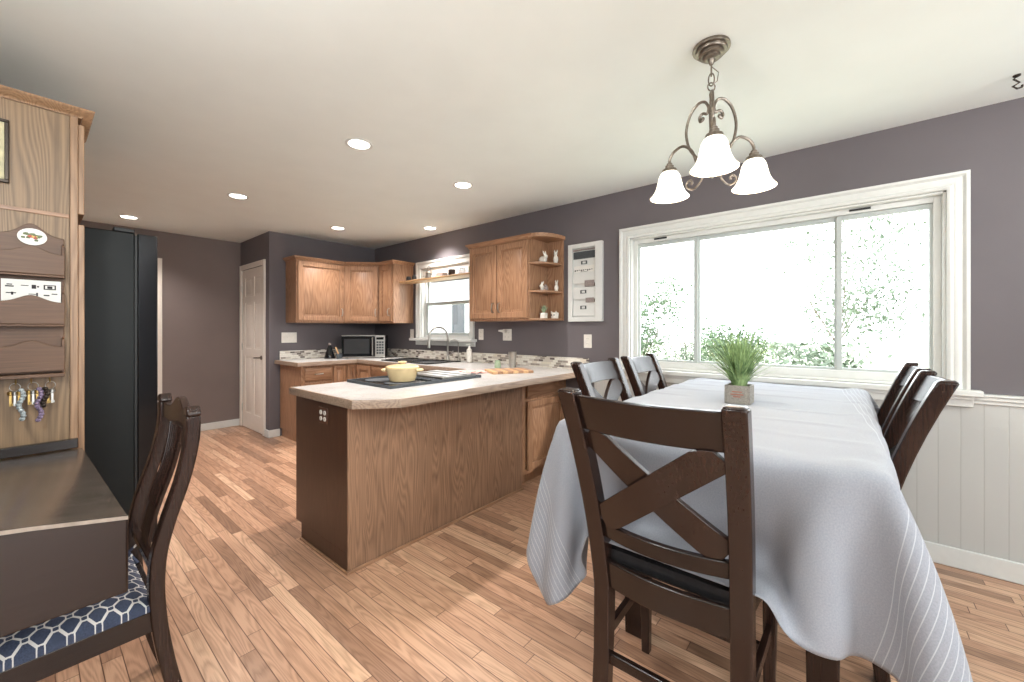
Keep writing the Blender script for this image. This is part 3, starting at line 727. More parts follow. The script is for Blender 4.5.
m = MB(); m.lathe([(.03, 0), (.033, .004), (.040, .15), (.0385, .15), (.031, .012), (.0, .011)], (2.93, 2.44, .9157), 24); tag(m.build('tumbler', 'steel'), 'tall shiny silver tumbler standing on the worktop behind the cutting board', 'tumbler')
t = thing('spice_jar', 'short green glass jar standing left of the silver tumbler', 'jar', (2.82, 2.53, .9157))
MB().lathe([(.026, 0), (.03, .005), (.03, .05), (.022, .058)], (2.82, 2.53, .9157)).build('jar_body', 'green_glass', t)
MB().lathe([(.025, 0), (.025, .014), (.02, .016)], (2.82, 2.53, .9737)).build('lid', 'green_glass', t)

# ---- outlets and switches
def plate(T, w, h, kind, label, name='wall_outlet', cat='outlet', group=None, mp='porcelain', mi='porcelain', loc=None):
    t = thing(name, label, cat, loc, group)
    m = MB(); m.T = T; m.box(-w/2, w/2, 0.0003, .005, -h/2, h/2); m.build('cover_plate', mp, t, bevel=.002)
    n = max(1, round(w/.05)-(1 if w < .1 else 0)) if kind == 'switch' else kind
    if kind == 'switch':
        for i in range(4):
            m = MB(); m.T = T; a = (i-1.5)*w/4.4
            m.box(a-.008, a+.008, .005, .008, -.018, .018); m.box(a-.004, a+.004, .008, .014, .0, .012); m.build('switch', mi, t, bevel=.001)
    else:
        for i in range(kind):
            for s in (-1, 1):
                a = (i-(kind-1)/2)*.046
                m = MB(); m.T = T; c = s*h*.19
                m.loft([[(a+.015*math.cos(2*PI*k/16), y, c+.013*math.sin(2*PI*k/16)) for k in range(16)] for y in (.005, .0075)])
                o = m.build('receptacle', mi, t)
                q = MB(); q.T = T; q.box(a-.007, a-.005, .0075, .0078, c-.004, c+.005); q.box(a+.005, a+.007, .0075, .0078, c-.004, c+.005); q.build('slot', 'outlet_slot', o)
    return t
def wr(y, z): return frame((3.2, y, z), (0, -1, 0), (-1, 0, 0)), (3.2, y, z)
T, L = wr(4.365, 1.224); plate(T, .075, .12, 1, 'white wall outlet just left of the sink window', loc=L)
T, L = wr(3.115, 1.224); plate(T, .072, .12, 1, 'white single outlet just right of the sink window', loc=L)
T, L = wr(2.735, 1.222); t = plate(T, .118, .12, 2, 'white double outlet with a plugged-in night light, below the two-door cabinet', loc=L)
m = MB(); m.T = T; m.box(-.035, .0, .008, .035, .015, .055); m.loft([[(-.0, .01, .02), (-.0, .045, .02), (0, .045, .058), (0, .01, .058)], [(-.085, .03, .035), (-.085, .05, .035), (-.085, .05, .05), (-.085, .03, .05)]])
for v in m.v: pass
tag(m.build('night_light', 'porcelain', bevel=.003), 'white plug-in night light stuck in the double outlet', 'night light')
T, L = wr(1.79, 1.172); plate(T, .078, .12, 1, 'white outlet below and right of the white message board', loc=L)
plate(frame((2.04, 5.25, 1.18), (1, 0, 0), (0, -1, 0)), .175, .125, 'switch', 'white four-gang switch plate on the back wall under the oak cabinets', 'switch_plate', 'light switch', loc=(2.04, 5.25, 1.18))
plate(frame((1.065, 2.27, .79), (0, 1, 0), (-1, 0, 0)), .105, .09, 2, 'brown outlet with white sockets on the dark peninsula end', mp='brown_plate', loc=(1.065, 2.27, .79))

# ---- message board
t = thing('message_board', 'tall white wooden mail organiser with label holders hanging right of the cabinet', 'organiser', (3.2, 1.806, 1.348))
T = frame((3.2, 1.976, 1.348), (0, -1, 0), (-1, 0, 0)); bw, bh = .34, .698
m = MB(); m.T = T
m.box(0, .045, 0, .035, 0, bh); m.box(bw-.065, bw, 0, .035, 0, bh); m.box(.045, bw-.065, 0, .035, 0, .04); m.box(.045, bw-.065, 0, .035, bh-.04, bh); m.box(.045, bw-.065, 0, .012, .04, bh-.04)
m.build('board_frame', 'white', t, bevel=.002)
m = MB(); m.T = T; m.box(.05, bw-.07, .012, .02, bh-.135, bh-.07); m.build('chalk_strip', 'slate', t)
m = MB(); m.T = T; m.box(.05, bw-.07, .012, .03, bh-.062, bh-.05); m.build('pen_ledge', 'grey_tag', t)
for z in (.05, .20, .34): 
    m = MB(); m.T = T; m.box(.05, bw-.07, .012, .028, z, z+.10); m.build('pocket', 'white', t, bevel=.002)
for z in (bh-.17, .265, .125):
    m = MB(); m.T = T; y = .0135 if z > .5 else .0295
    if z <= .5: y = .028
    a0, a1 = bw*.46-.03, bw*.46+.03
    m.box(a0, a1, y, y+.004, z-.015, z-.010); m.box(a0, a1, y, y+.004, z+.010, z+.015); m.box(a0, a0+.012, y, y+.004, z-.01, z+.01); m.box(a1-.012, a1, y, y+.004, z-.01, z+.01)
    m.build('label_holder', 'slate', t)
m = MB(); m.T = T
m.box(.05, .255, .012, .0145, .44, .50); m.build('pinned_paper', 'paper', t)
m = MB(); m.T = T; m.box(.17, .265, .012, .031, .31, .365); m.build('pinned_card', 'grey_tag', t)
m = MB(); m.T = T; m.box(.18, .262, .012, .031, .17, .21); m.build('pinned_card', 'grey_tag', t)
m = MB(); m.T = T; 
for i in range(9): m.box(.06+i*.021, .072+i*.021, .0145, .0155, .452+.004*(i % 3), .466)
m.box(.12, .19, .0145, .0155, .415+.03, .448); m.build('writing_mark', 'ink', t)

# ---- figurines on the end shelves
def rabbit(name, label, x, y, z, s, face=(-.7, -.7), mat='porcelain', ears=1.0, upright=False):
    t = thing(name, label, 'figurine', (x, y, z))
    f = Vector((face[0], face[1], 0)).normalized(); R = Matrix(((f.x, -f.y, 0), (f.y, f.x, 0), (0, 0, 1)))
    P = lambda a, b, c: (x+(R @ Vector((a*s, b*s, 0))).x, y+(R @ Vector((a*s, b*s, 0))).y, z+c*s)
    m = MB()
    if upright:
        m.ball(P(0, 0, .40), (.26*s, .24*s, .40*s), tilt=R); m.ball(P(.04, 0, .88), (.19*s, .17*s, .18*s), tilt=R)
        m.ball(P(.17, .12, .06), (.14*s, .08*s, .06*s), tilt=R); m.ball(P(.17, -.12, .06), (.14*s, .08*s, .06*s), tilt=R)
        hx, hz = .0, 1.0
    else:
        m.ball(P(-.12, 0, .34), (.46*s, .28*s, .335*s), tilt=R); m.ball(P(.36, 0, .58), (.23*s, .19*s, .2*s), tilt=R); m.ball(P(.25, 0, .35), (.2*s, .2*s, .28*s), tilt=R)
        m.ball(P(-.55, 0, .28), .1*s); m.ball(P(.35, .1, .06), (.16*s, .08*s, .06*s), tilt=R); m.ball(P(.35, -.1, .06), (.16*s, .08*s, .06*s), tilt=R)
        hx, hz = .3, .74
    m.build('body', mat, t)
    m = MB()
    for k in (-1, 1): m.tube([P(hx, .07*k, hz-.06), P(hx-.08, .11*k, hz+.18*ears), P(hx-.16, .13*k, hz+.40*ears)], [.05*s, .075*s, .02*s], 8)
    m.build('ear', mat, t)
    m = MB(); e = hx+.19 if not upright else .2; ez = hz-.12
    for k in (-1, 1): m.ball(P(e, .1*k, ez), .022*s, 8, 6)
    m.build('eye', 'ink', t)
    return t
rabbit('rabbit_figurine', 'white crouching rabbit figurine on the left of the top end shelf', 3.04, 2.165, 1.8862, .10, (-.3, -.95))
rabbit('rabbit_figurine', 'white upright long-eared rabbit figurine on the right of the top end shelf', 3.135, 2.09, 1.8862, .10, (-.9, -.4), upright=True, ears=.8)
t = rabbit('rabbit_figurine', 'cream and brown rabbit pair figurine on the left of the middle end shelf', 3.05, 2.165, 1.6302, .08, (-.9, .2), 'paper')
m = MB(); m.ball((3.03, 2.125, 1.6302+.022), (.022, .018, .022)); m.ball((3.015, 2.122, 1.6302+.045), .013); m.build('small_rabbit', 'grey_tag', t)
rabbit('rabbit_figurine', 'small white sitting rabbit figurine on the right of the middle end shelf', 3.14, 2.085, 1.6302, .08, (-.9, -.4), upright=True, ears=.9)
t = thing('potted_succulent', 'spiky green succulent in a white pot on the bottom end shelf', 'plant', (3.05, 2.14, 1.3782))
MB().prism([(3.05+.038*math.cos(a), 2.165+.038*math.sin(a)) for a in [PI/4+i*PI/2 for i in range(4)]], 1.3782, 1.43).build('flower_pot', 'porcelain', t, bevel=.006)
m = MB()
for i in range(26):
    a = random.uniform(0, 2*PI); r = random.uniform(.01, .04); h = random.uniform(.04, .075)
    m.tube([(3.05, 2.165, 1.428), (3.05+r*.5*math.cos(a), 2.165+r*.5*math.sin(a), 1.43+h*.6), (3.05+r*math.cos(a), 2.165+r*math.sin(a), 1.43+h)], [.005, .006, .001], 5)
m.build('leaves', 'succulent', t)
t = thing('ceramic_planter', 'small white ceramic owl-faced cube pot beside the succulent', 'ornament', (3.1, 2.04, 1.3782))
m = MB(); m.lathe([(.03, 0), (.034, .006), (.036, .05), (.034, .055), (.03, .05), (.028, .02)], (3.12, 2.09, 1.3782), 8)
m.tube([(3.095, 2.105, 1.43), (3.089, 2.11, 1.447)], [.009, .002]); m.tube([(3.10, 2.065, 1.43), (3.095, 2.06, 1.447)], [.009, .002]); m.build('pot_body', 'porcelain', t)
m = MB(); m.ball((3.086, 2.103, 1.41), .006); m.ball((3.088, 2.077, 1.41), .006); m.build('eye', 'ink', t)

# ------------------------------------------------------------------ pantry, fridge and left side
t = thing('pantry_cabinet', 'tall oak pantry cabinet at the left, its side hung with a mail rack', 'cabinet', (-.14, 2.8, 0))
m = MB(); m.box(-.44, .138, 2.615, 2.99, .0, 2.21); m.build('cabinet_body', 'oak_pantry', t)
m = MB(); m.box(-.44, .114, 2.60, 2.615, 0, 1.76); m.box(-.44, .114, 2.60, 2.615, 1.765, 2.21)
m.build('side_panel', 'oak_pantry', t)
m = MB(); m.box(-.44, .114, 2.596, 2.6, 1.755, 1.772); m.build('side_batten', 'oak_x', t, bevel=.002)
m = MB(); m.box(.115, .139, 2.593, 2.615, 0, 2.21); m.build('corner_post', 'oak_post', t, bevel=.002)
for z0, z1 in ((.1, 1.735), (1.78, 2.175)):
    panel_door(frame((.139, 2.60, z0), (0, 1, 0), (1, 0, 0)), .36, z1-z0, 'door', t, 'oak_post')
secs = []
m = MB()
for x, y, ox, oy in ((-.44, 2.6, 0, -1), (.14, 2.6, 1, -1), (.14, 2.99, 1, 0)):
    secs.append([(x-ox*.02, y-oy*.02, 2.20), (x+ox*.010, y+oy*.010, 2.20), (x+ox*.014, y+oy*.014, 2.212), (x+ox*.045, y+oy*.035, 2.225), (x+ox*.05, y+oy*.04, 2.236), (x-ox*.02, y-oy*.02, 2.236)])
m.loft(secs); m.build('crown_moulding', 'oak_post', t)
# mail rack
t = thing('mail_rack', 'brown wooden three-pocket mail rack with a flower medallion hanging on the pantry side', 'mail rack', (.01, 2.59, 1.07))
RX0, RX1 = -.085, .098; YW = 2.5955
def scal(x, amp):  # bell-shaped pocket top
    u = (x-(RX0+RX1)/2)/((RX1-RX0)/2); return amp*math.exp(-(u*2.1)**2)
def pocket(z0, z1, amp, yy, th, name, mat='rack_wood'):
    m = MB(); secs = []
    for i in range(25):
        x = RX0+(RX1-RX0)*i/24; zt = z1+scal(x, amp)
        secs.append([(x, yy-th, z0), (x, yy, z0), (x, yy, zt), (x, yy-th, zt)])
    m.loft(secs); return m.build(name, mat, t, bevel=.002)
pocket(1.09, 1.66, .05, YW, .008, 'rack_back')
for z0, z1 in ((1.50, 1.585), (1.295, 1.385), (1.10, 1.20)): pocket(z0, z1, .028, YW-.04, .009, 'pocket')
m = MB()
for x in (RX0, RX1-.008):
    for z0, z1 in ((1.49, 1.635), (1.285, 1.43), (1.09, 1.24)):
        m.loft([[(xx, YW-.038, z0), (xx, YW-.008, z0), (xx, YW-.008, z1), (xx, YW-.030, z1-.008)] for xx in (x, x+.008)])
m.build('rack_side', 'rack_wood', t, bevel=.002)
for z in (1.49, 1.285): MB().box(RX0, RX1, YW-.05, YW-.008, z, z+.009).build('rack_shelf', 'rack_wood', t, bevel=.002)
m = MB(); m.box(RX0-.002, RX1+.0, YW-.055, YW-.001, 1.075, 1.09); m.build('peg_rail', 'rack_wood', t, bevel=.002)
cx, cz = .01, 1.655; yy = YW-.009
m = MB(); m.loft([[(cx+.040*math.cos(2*PI*k/28), y, cz+.034*math.sin(2*PI*k/28)) for k in range(28)] for y in (yy+.0005, yy-.004)]); o = m.build('medallion', 'porcelain', t)
for mt, col, n in (('green_dab', (92, 104, 66), 16), ('red_dab', (170, 74, 50), 7), ('yellow_dab', (204, 168, 86), 6)):
    q = MB()
    for i in range(n):
        a = random.uniform(0, 2*PI); r = random.uniform(.008, .028) if mt == 'green_dab' else random.uniform(0, .014)
        q.ball((cx+r*math.cos(a), yy-.0042, cz+r*.6*math.sin(a)), (.006, .0008, .006), 8, 4)
    q.build('painted_flower', plain(mt, col, .5), o)
m = MB(); m.box(-.070, .088, YW-.030, YW-.028, 1.37, 1.475)
o = tag(m.build('mail_card', 'paper'), 'white card printed with small black symbols in the middle rack pocket', 'card')
q = MB()
for (x, z, w, h) in ((-.06, 1.444, .022, .005), (-.056, 1.452, .014, .004), (-.02, 1.450, .02, .003), (.008, 1.44, .012, .016), (.022, 1.446, .006, .006), (.04, 1.438, .034, .004), (.04, 1.455, .034, .003), (.04, 1.438, .004, .02), (.07, 1.438, .004, .02), (.05, 1.443, .014, .01), (-.058, 1.418, .026, .004), (-.045, 1.412, .006, .012), (.0, 1.416, .02, .003), (.02, 1.41, .005, .014), (.04, 1.412, .016, .005), (.062, 1.419, .016, .004)):
    q.box(x, x+w, YW-.0306, YW-.030, z, z+h)
q.build('printed_symbol', 'ink', o)
# hooks and keys
for i, (x, c) in enumerate(((-.045, 'steel'), (-.005, 'pewter'), (.045, 'bronze'))):
    MB().tube([(x+.012, YW-.03, 1.074), (x+.012, YW-.035, 1.060), (x+.012, YW-.045, 1.055), (x+.012, YW-.05, 1.066)], .0025, 6).build('key_hook', 'gold', t)
def keys(x, label, beads, n, L):
    t = thing('key_bunch', label, 'keys', (x, YW-.045, 1.05))
    MB().tube([(x+.014*math.cos(a*PI/8), YW-.045, 1.042+.016*math.sin(a*PI/8)) for a in range(16)], .0016, 6, True).build('key_ring', 'steel', t)
    for k in range(n):
        q = MB(); dx = (k-(n-1)/2)*.011; zz = 1.028
        q.lathe([(.002, 0), (.009, .003), (.009, .015), (.002, .018)], (x+dx, YW-.045-.004*k, zz-.018), 10)
        q.box(x+dx-.003, x+dx+.003, YW-.047-.004*k, YW-.045-.004*k, zz-.06, zz-.015); q.box(x+dx, x+dx+.006, YW-.047-.004*k, YW-.045-.004*k, zz-.058, zz-.05)
        q.build('key', 'steel' if k % 2 else 'gold', t)
    q = MB()
    for j in range(L): q.ball((x+.006*math.sin(j*.9)+(.016 if n > 2 else -.014), YW-.058, 1.03-j*.0115), .0085, 8, 6)
    q.build('lanyard', beads, t)
keys(-.035, 'leftmost key bunch with a pale beaded lanyard under the mail rack', plain('pale_beads', (150, 158, 160), .4, 0, .5, 90), 3, 11)
keys(.012, 'middle key bunch with a purple and green lanyard under the mail rack', plain('mixed_beads', (120, 104, 130), .4, 0, .6, 120), 3, 12)
keys(.058, 'rightmost key bunch with a dark strap under the mail rack', 'bronze', 2, 7)
# picture frame at the frame's left edge
t = thing('picture_frame', 'framed picture hanging high on the pantry side, partly out of view', 'picture', (-.16, 2.59, 1.87))
m = MB()
for a0, a1, z0, z1 in ((-.26, -.05, 1.86, 1.872), (-.26, -.05, 2.10, 2.112), (-.26, -.248, 1.872, 2.10), (-.062, -.05, 1.872, 2.10)): m.box(a0, a1, YW-.014, YW+.0, z0, z1)
m.build('frame', 'bronze', t, bevel=.002)
MB().box(-.248, -.062, YW-.006, YW+.0, 1.872, 2.10).build('picture_sheet', plain('aged_print', (196, 186, 150), .6, 0, .2, 25), t)
# fridge
t = thing('refrigerator', 'tall black refrigerator standing beyond the oak pantry', 'refrigerator', (0, 3.3, 0))
MB().box(-.42, .373, 3.0, 3.85, .03, 1.80).build('body', 'fridge', t, bevel=.006)
MB().box(-.40, .33, 3.02, 3.72, 0, .03).build('base_grille', 'black', t)
MB().box(.29, .373, 3.0, 3.11, 1.80, 1.822).build('hinge_cover', 'black', t, bevel=.004)
for z0, z1 in ((.08, 1.80),):
    m = MB(); pts = []
    y0, y1 = 3.003, 3.847
    pts = [(.385, y0), (.385, y1)]
    for i in range(0, 13):
        f = i/12; yy = y1+(y0-y1)*f; b = .088+.020*(1-(2*f-1)**2)
        if i in (0, 12): b = .082
        pts.append((.385+b, yy))
    m.prism(pts[::-1] if False else pts, z0, z1); o = m.build('door', 'fridge_door', t, bevel=.004)
    zz = (z0+.25, z1-.25) if z1 > 1 else (z1-.12, z1-.1)
    if z1 > 1: MB().tube([(.475, 3.76, .80), (.53, 3.76, .82), (.535, 3.76, 1.1), (.53, 3.76, 1.42), (.475, 3.76, 1.44)], .011).build('handle', 'steel', o)
    else: MB().tube([(.475, 3.14, .56), (.53, 3.16, .56), (.53, 3.68, .56), (.475, 3.72, .56)], .011).build('handle', 'steel', o)
MB().box(.374, .384, 3.01, 3.84, .08, 1.79).build('door_gasket', 'black', t)

# ------------------------------------------------------------------ desk and its chair
t = thing('desk', 'worn dark wood desk with a hanging front board, left foreground', 'desk', (-.1, 1.95, 0))
YF = 1.318
m = MB(); N = 14; vs = []
def desk_z(x, y):
    f = (2.575-y)/(2.575-YF); zf = .83-(x-.15)*(.034/.175)*1.0
    zf = min(zf, .89); return .756+(zf-.756)*f
top = []; 
xs = [-.40+.55*i/N for i in range(N+1)]; ys = [2.575+(YF-2.575)*j/N for j in range(N+1)]
for lay in (0, -.022):
    for x in xs:
        for y in ys: vs.append((x, y, desk_z(x, y)+lay))
K = (N+1)**2; fs = []
for i in range(N):
    for j in range(N):
        a = i*(N+1)+j; b = a+N+1; fs.append((a, a+1, b+1, b)); fs.append((K+a, K+b, K+b+1, K+a+1))
for j in range(N):
    for i0 in (0, N):
        a = i0*(N+1)+j; fs.append((a, a+1, K+a+1, K+a) if i0 == 0 else (a, K+a, K+a+1, a+1))
for i in range(N):
    for j0 in (0, N):
        a = i*(N+1)+j0; b = a+N+1; fs.append((a, b, K+b, K+a) if j0 == N else (a, K+a, K+b, b))
m.add(vs, fs); m.build('desktop', 'desk_top', t)
m = MB(); secs = []
for x in (-.40, -.2, 0, .06, .15): 
    zz = desk_z(x, YF)+.004
    secs.append([(x, YF-.001, .657), (x, YF-.001, zz-.002), (x, YF-.024, zz), (x, YF-.024, .657)])
m.loft(secs); m.build('front_board', 'dark_wood_x', t, bevel=.005)
m = MB(); m.bar([(x, YF-.0245, desk_z(x, YF)+.002) for x in (-.4, -.2, 0, .06, .149)], (0, .0012, 0), (0, 0, .004)); m.build('worn_edge', plain('worn_edge', (150, 136, 124), .5, 0, .2, 60), t)
m = MB(); secs = []
MB().box(-.40, .138, 2.56, 2.585, .762, .802).build('back_ledge', 'dark_wood_x', t, bevel=.003)
m = MB(); m.box(-.38, -.36, 1.36, 2.54, .0, .742); m.box(-.36, .08, 2.50, 2.53, .35, .735); m.build('side_frame', 'dark_wood', t, bevel=.003)
for x in (-.34, .06): MB().box(x-.022, x+.022, 2.46, 2.50, 0, .736).build('leg', 'dark_wood', t, bevel=.004)

t = thing('side_chair', 'dark wood chair with fluted back and navy lattice seat cushion, pulled to the desk', 'chair', (.02, 1.8, 0))
prof = [(.335, 0), (.30, .12), (.272, .25), (.252, .38), (.244, .50), (.250, .60), (.275, .70), (.305, .79), (.325, .88), (.334, .95), (.333, 1.0)]
def catx(z):
    for (x0, z0), (x1, z1) in zip(prof, prof[1:]):
        if z0 <= z <= z1: f = (z-z0)/(z1-z0); return x0+(x1-x0)*f
    return prof[-1][0]
P2 = [(catx(z*1.0/40*1.0), z/40) for z in range(41)]
# smooth the post profile
xs_ = np.array([p[0] for p in P2]); 
for _ in range(3): xs_[1:-1] = (xs_[:-2]+xs_[1:-1]*2+xs_[2:])/4
P2 = [(float(x), p[1]) for x, p in zip(xs_, P2)]
def postx(z): i = min(39, max(0, int(z*40))); f = z*40-i; return P2[i][0]*(1-f)+P2[i+1][0]*f
for y in (1.60, 2.00):
    m = MB(); m.bar([(x, y, z) for x, z in P2], (0.019, 0, 0), (0, .020, 0))
    # rounded ear
    m.loft([[(P2[-1][0]-.019, y+.024*math.cos(PI*k/10)*1.0, 1.0+.03*math.sin(PI*k/10)) for k in range(11)], [(P2[-1][0]+.019, y+.024*math.cos(PI*k/10), 1.0+.03*math.sin(PI*k/10)) for k in range(11)]])
    m.build('back_post', 'dark_wood', t, bevel=.005)
m = MB(); secs = []
for i in range(33):
    y = 1.62+.36*i/32; u = (y-1.8)/.18; zt = .985+.052*math.exp(-(u*2.2)**2)+.016*math.exp(-((abs(u)-.92)*5)**2); zb = .935-.012*math.cos(u*3); bx = -.012*(1-u*u)*-1
    x = postx(.96)+bx
    secs.append([(x-.011, y, zb), (x+.011, y, zb), (x+.011, y, zt), (x-.011, y, zt)])
m.loft(secs); m.build('crest_rail', 'dark_wood', t, bevel=.003)
m = MB()
zs = [.545+.40*i/20 for i in range(21)]
def wsp(z): return .052+.024*((z-.545)/.4)**2
m.loft([[(postx(z)-.004, 1.8-wsp(z), z), (postx(z)-.004, 1.8+wsp(z), z), (postx(z)+.008, 1.8+wsp(z), z), (postx(z)+.008, 1.8-wsp(z), z)] for z in zs])
m.build('splat', 'dark_wood', t, bevel=.002)
for k in range(5):
    q = MB(); q.tube([(postx(z)-.006, 1.8+(k-2)*.026*(wsp(z)/.07), z) for z in zs[7:]], [.002]+[.0065]*13, 8); q.build('flute', 'dark_wood', t)
m = MB(); m.box(-.215, .262, 1.585, 1.61, .375, .438); m.box(-.215, .262, 1.99, 2.015, .375, .438); m.box(-.215, -.19, 1.61, 1.99, .375, .438); m.box(.232, .258, 1.61, 1.99, .375, .438); m.build('seat_frame', 'dark_wood_x', t, bevel=.003)
MB().box(.236, .256, 1.62, 1.98, .535, .56).build('lower_rail', 'dark_wood', t, bevel=.003)
for y in (1.605, 1.995): MB().bar([(-.19, y, 0), (-.19, y, .375)], lambda i: (.014+.008*i, 0, 0), lambda i: (0, .014+.008*i, 0)).build('leg', 'dark_wood', t, bevel=.003)
# cushion: puffed
def cushion(x0, x1, y0, y1, z0, h, n=18):
    m = MB(); vs = []; fs = []
    for lay in (1, -1):
        for i in range(n+1):
            for j in range(n+1):
                u, v = 2*i/n-1, 2*j/n-1
                e = max(0, (1-abs(u)**5)*(1-abs(v)**5))**.45
                vs.append((x0+(x1-x0)*i/n, y0+(y1-y0)*j/n, z0+(h*.35+h*.65*e if lay == 1 else 0)))
    K = (n+1)**2
    for i in range(n):
        for j in range(n):
            a = i*(n+1)+j; b = a+n+1; fs.append((a, b, b+1, a+1)); fs.append((K+a, K+a+1, K+b+1, K+b))
    for j in range(n):
        a = j; fs.append((a, a+1, K+a+1, K+a)); a = n*(n+1)+j; fs.append((a, K+a, K+a+1, a+1))
        a = j*(n+1); b = a+n+1; fs.append((a, K+a, K+b, b)); a = j*(n+1)+n; b = a+n+1; fs.append((a, b, K+b, K+a))
    return m.add(vs, fs)
cushion(-.225, .238, 1.583, 2.017, .4385, .048).build('seat_cushion', 'lattice', t, sharp=60)
m = MB(); m.tube([(.228, 1.985, .475), (.258, 1.978, .50), (.268, 1.97, .46)], .006, 6); m.tube([(.228, 1.985, .475), (.24, 1.955, .455), (.25, 1.95, .44)], .006, 6); m.build('cushion_tie', 'lattice', t)

# ------------------------------------------------------------------ dining table, cloth, chairs
TX0, TX1, TY0, TY1, TZ = 1.255, 2.98, -.075, .825, .930
t = thing('dining_table', 'counter-height dark wood dining table under the grey cloth', 'table', ((TX0+TX1)/2, (TY0+TY1)/2, 0))
rc = .035
pl = []
for cx_, cy_, a0 in ((TX1-rc, TY1-rc, 0), (TX0+rc, TY1-rc, PI/2), (TX0+rc, TY0+rc, PI), (TX1-rc, TY0+rc, 1.5*PI)):
    pl += [(cx_+rc*math.cos(a0+k*PI/12), cy_+rc*math.sin(a0+k*PI/12)) for k in range(7)]
MB().prism(pl, TZ-.035, TZ).build('tabletop', 'dark_wood_x', t, bevel=.004)
m = MB(); ai = .09
m.box(TX0+ai, TX1-ai, TY0+ai, TY0+ai+.025, TZ-.13, TZ-.036); m.box(TX0+ai, TX1-ai, TY1-ai-.025, TY1-ai, TZ-.13, TZ-.036)
m.box(TX0+ai, TX0+ai+.025, TY0+ai+.025, TY1-ai-.025, TZ-.13, TZ-.036); m.box(TX1-ai-.025, TX1-ai, TY0+ai+.025, TY1-ai-.025, TZ-.13, TZ-.036); m.build('apron', 'dark_wood_x', t, bevel=.002)
for x in (TX0+.395,):
    for y in (TY0+.14, TY1-.14):
        MB().bar([(x+.0, y, 0), (x, y, TZ-.036)], lambda i: (.040+.012*i, 0, 0), lambda i: (0, .040+.012*i, 0)).build('leg', 'dark_wood', t, bevel=.004)

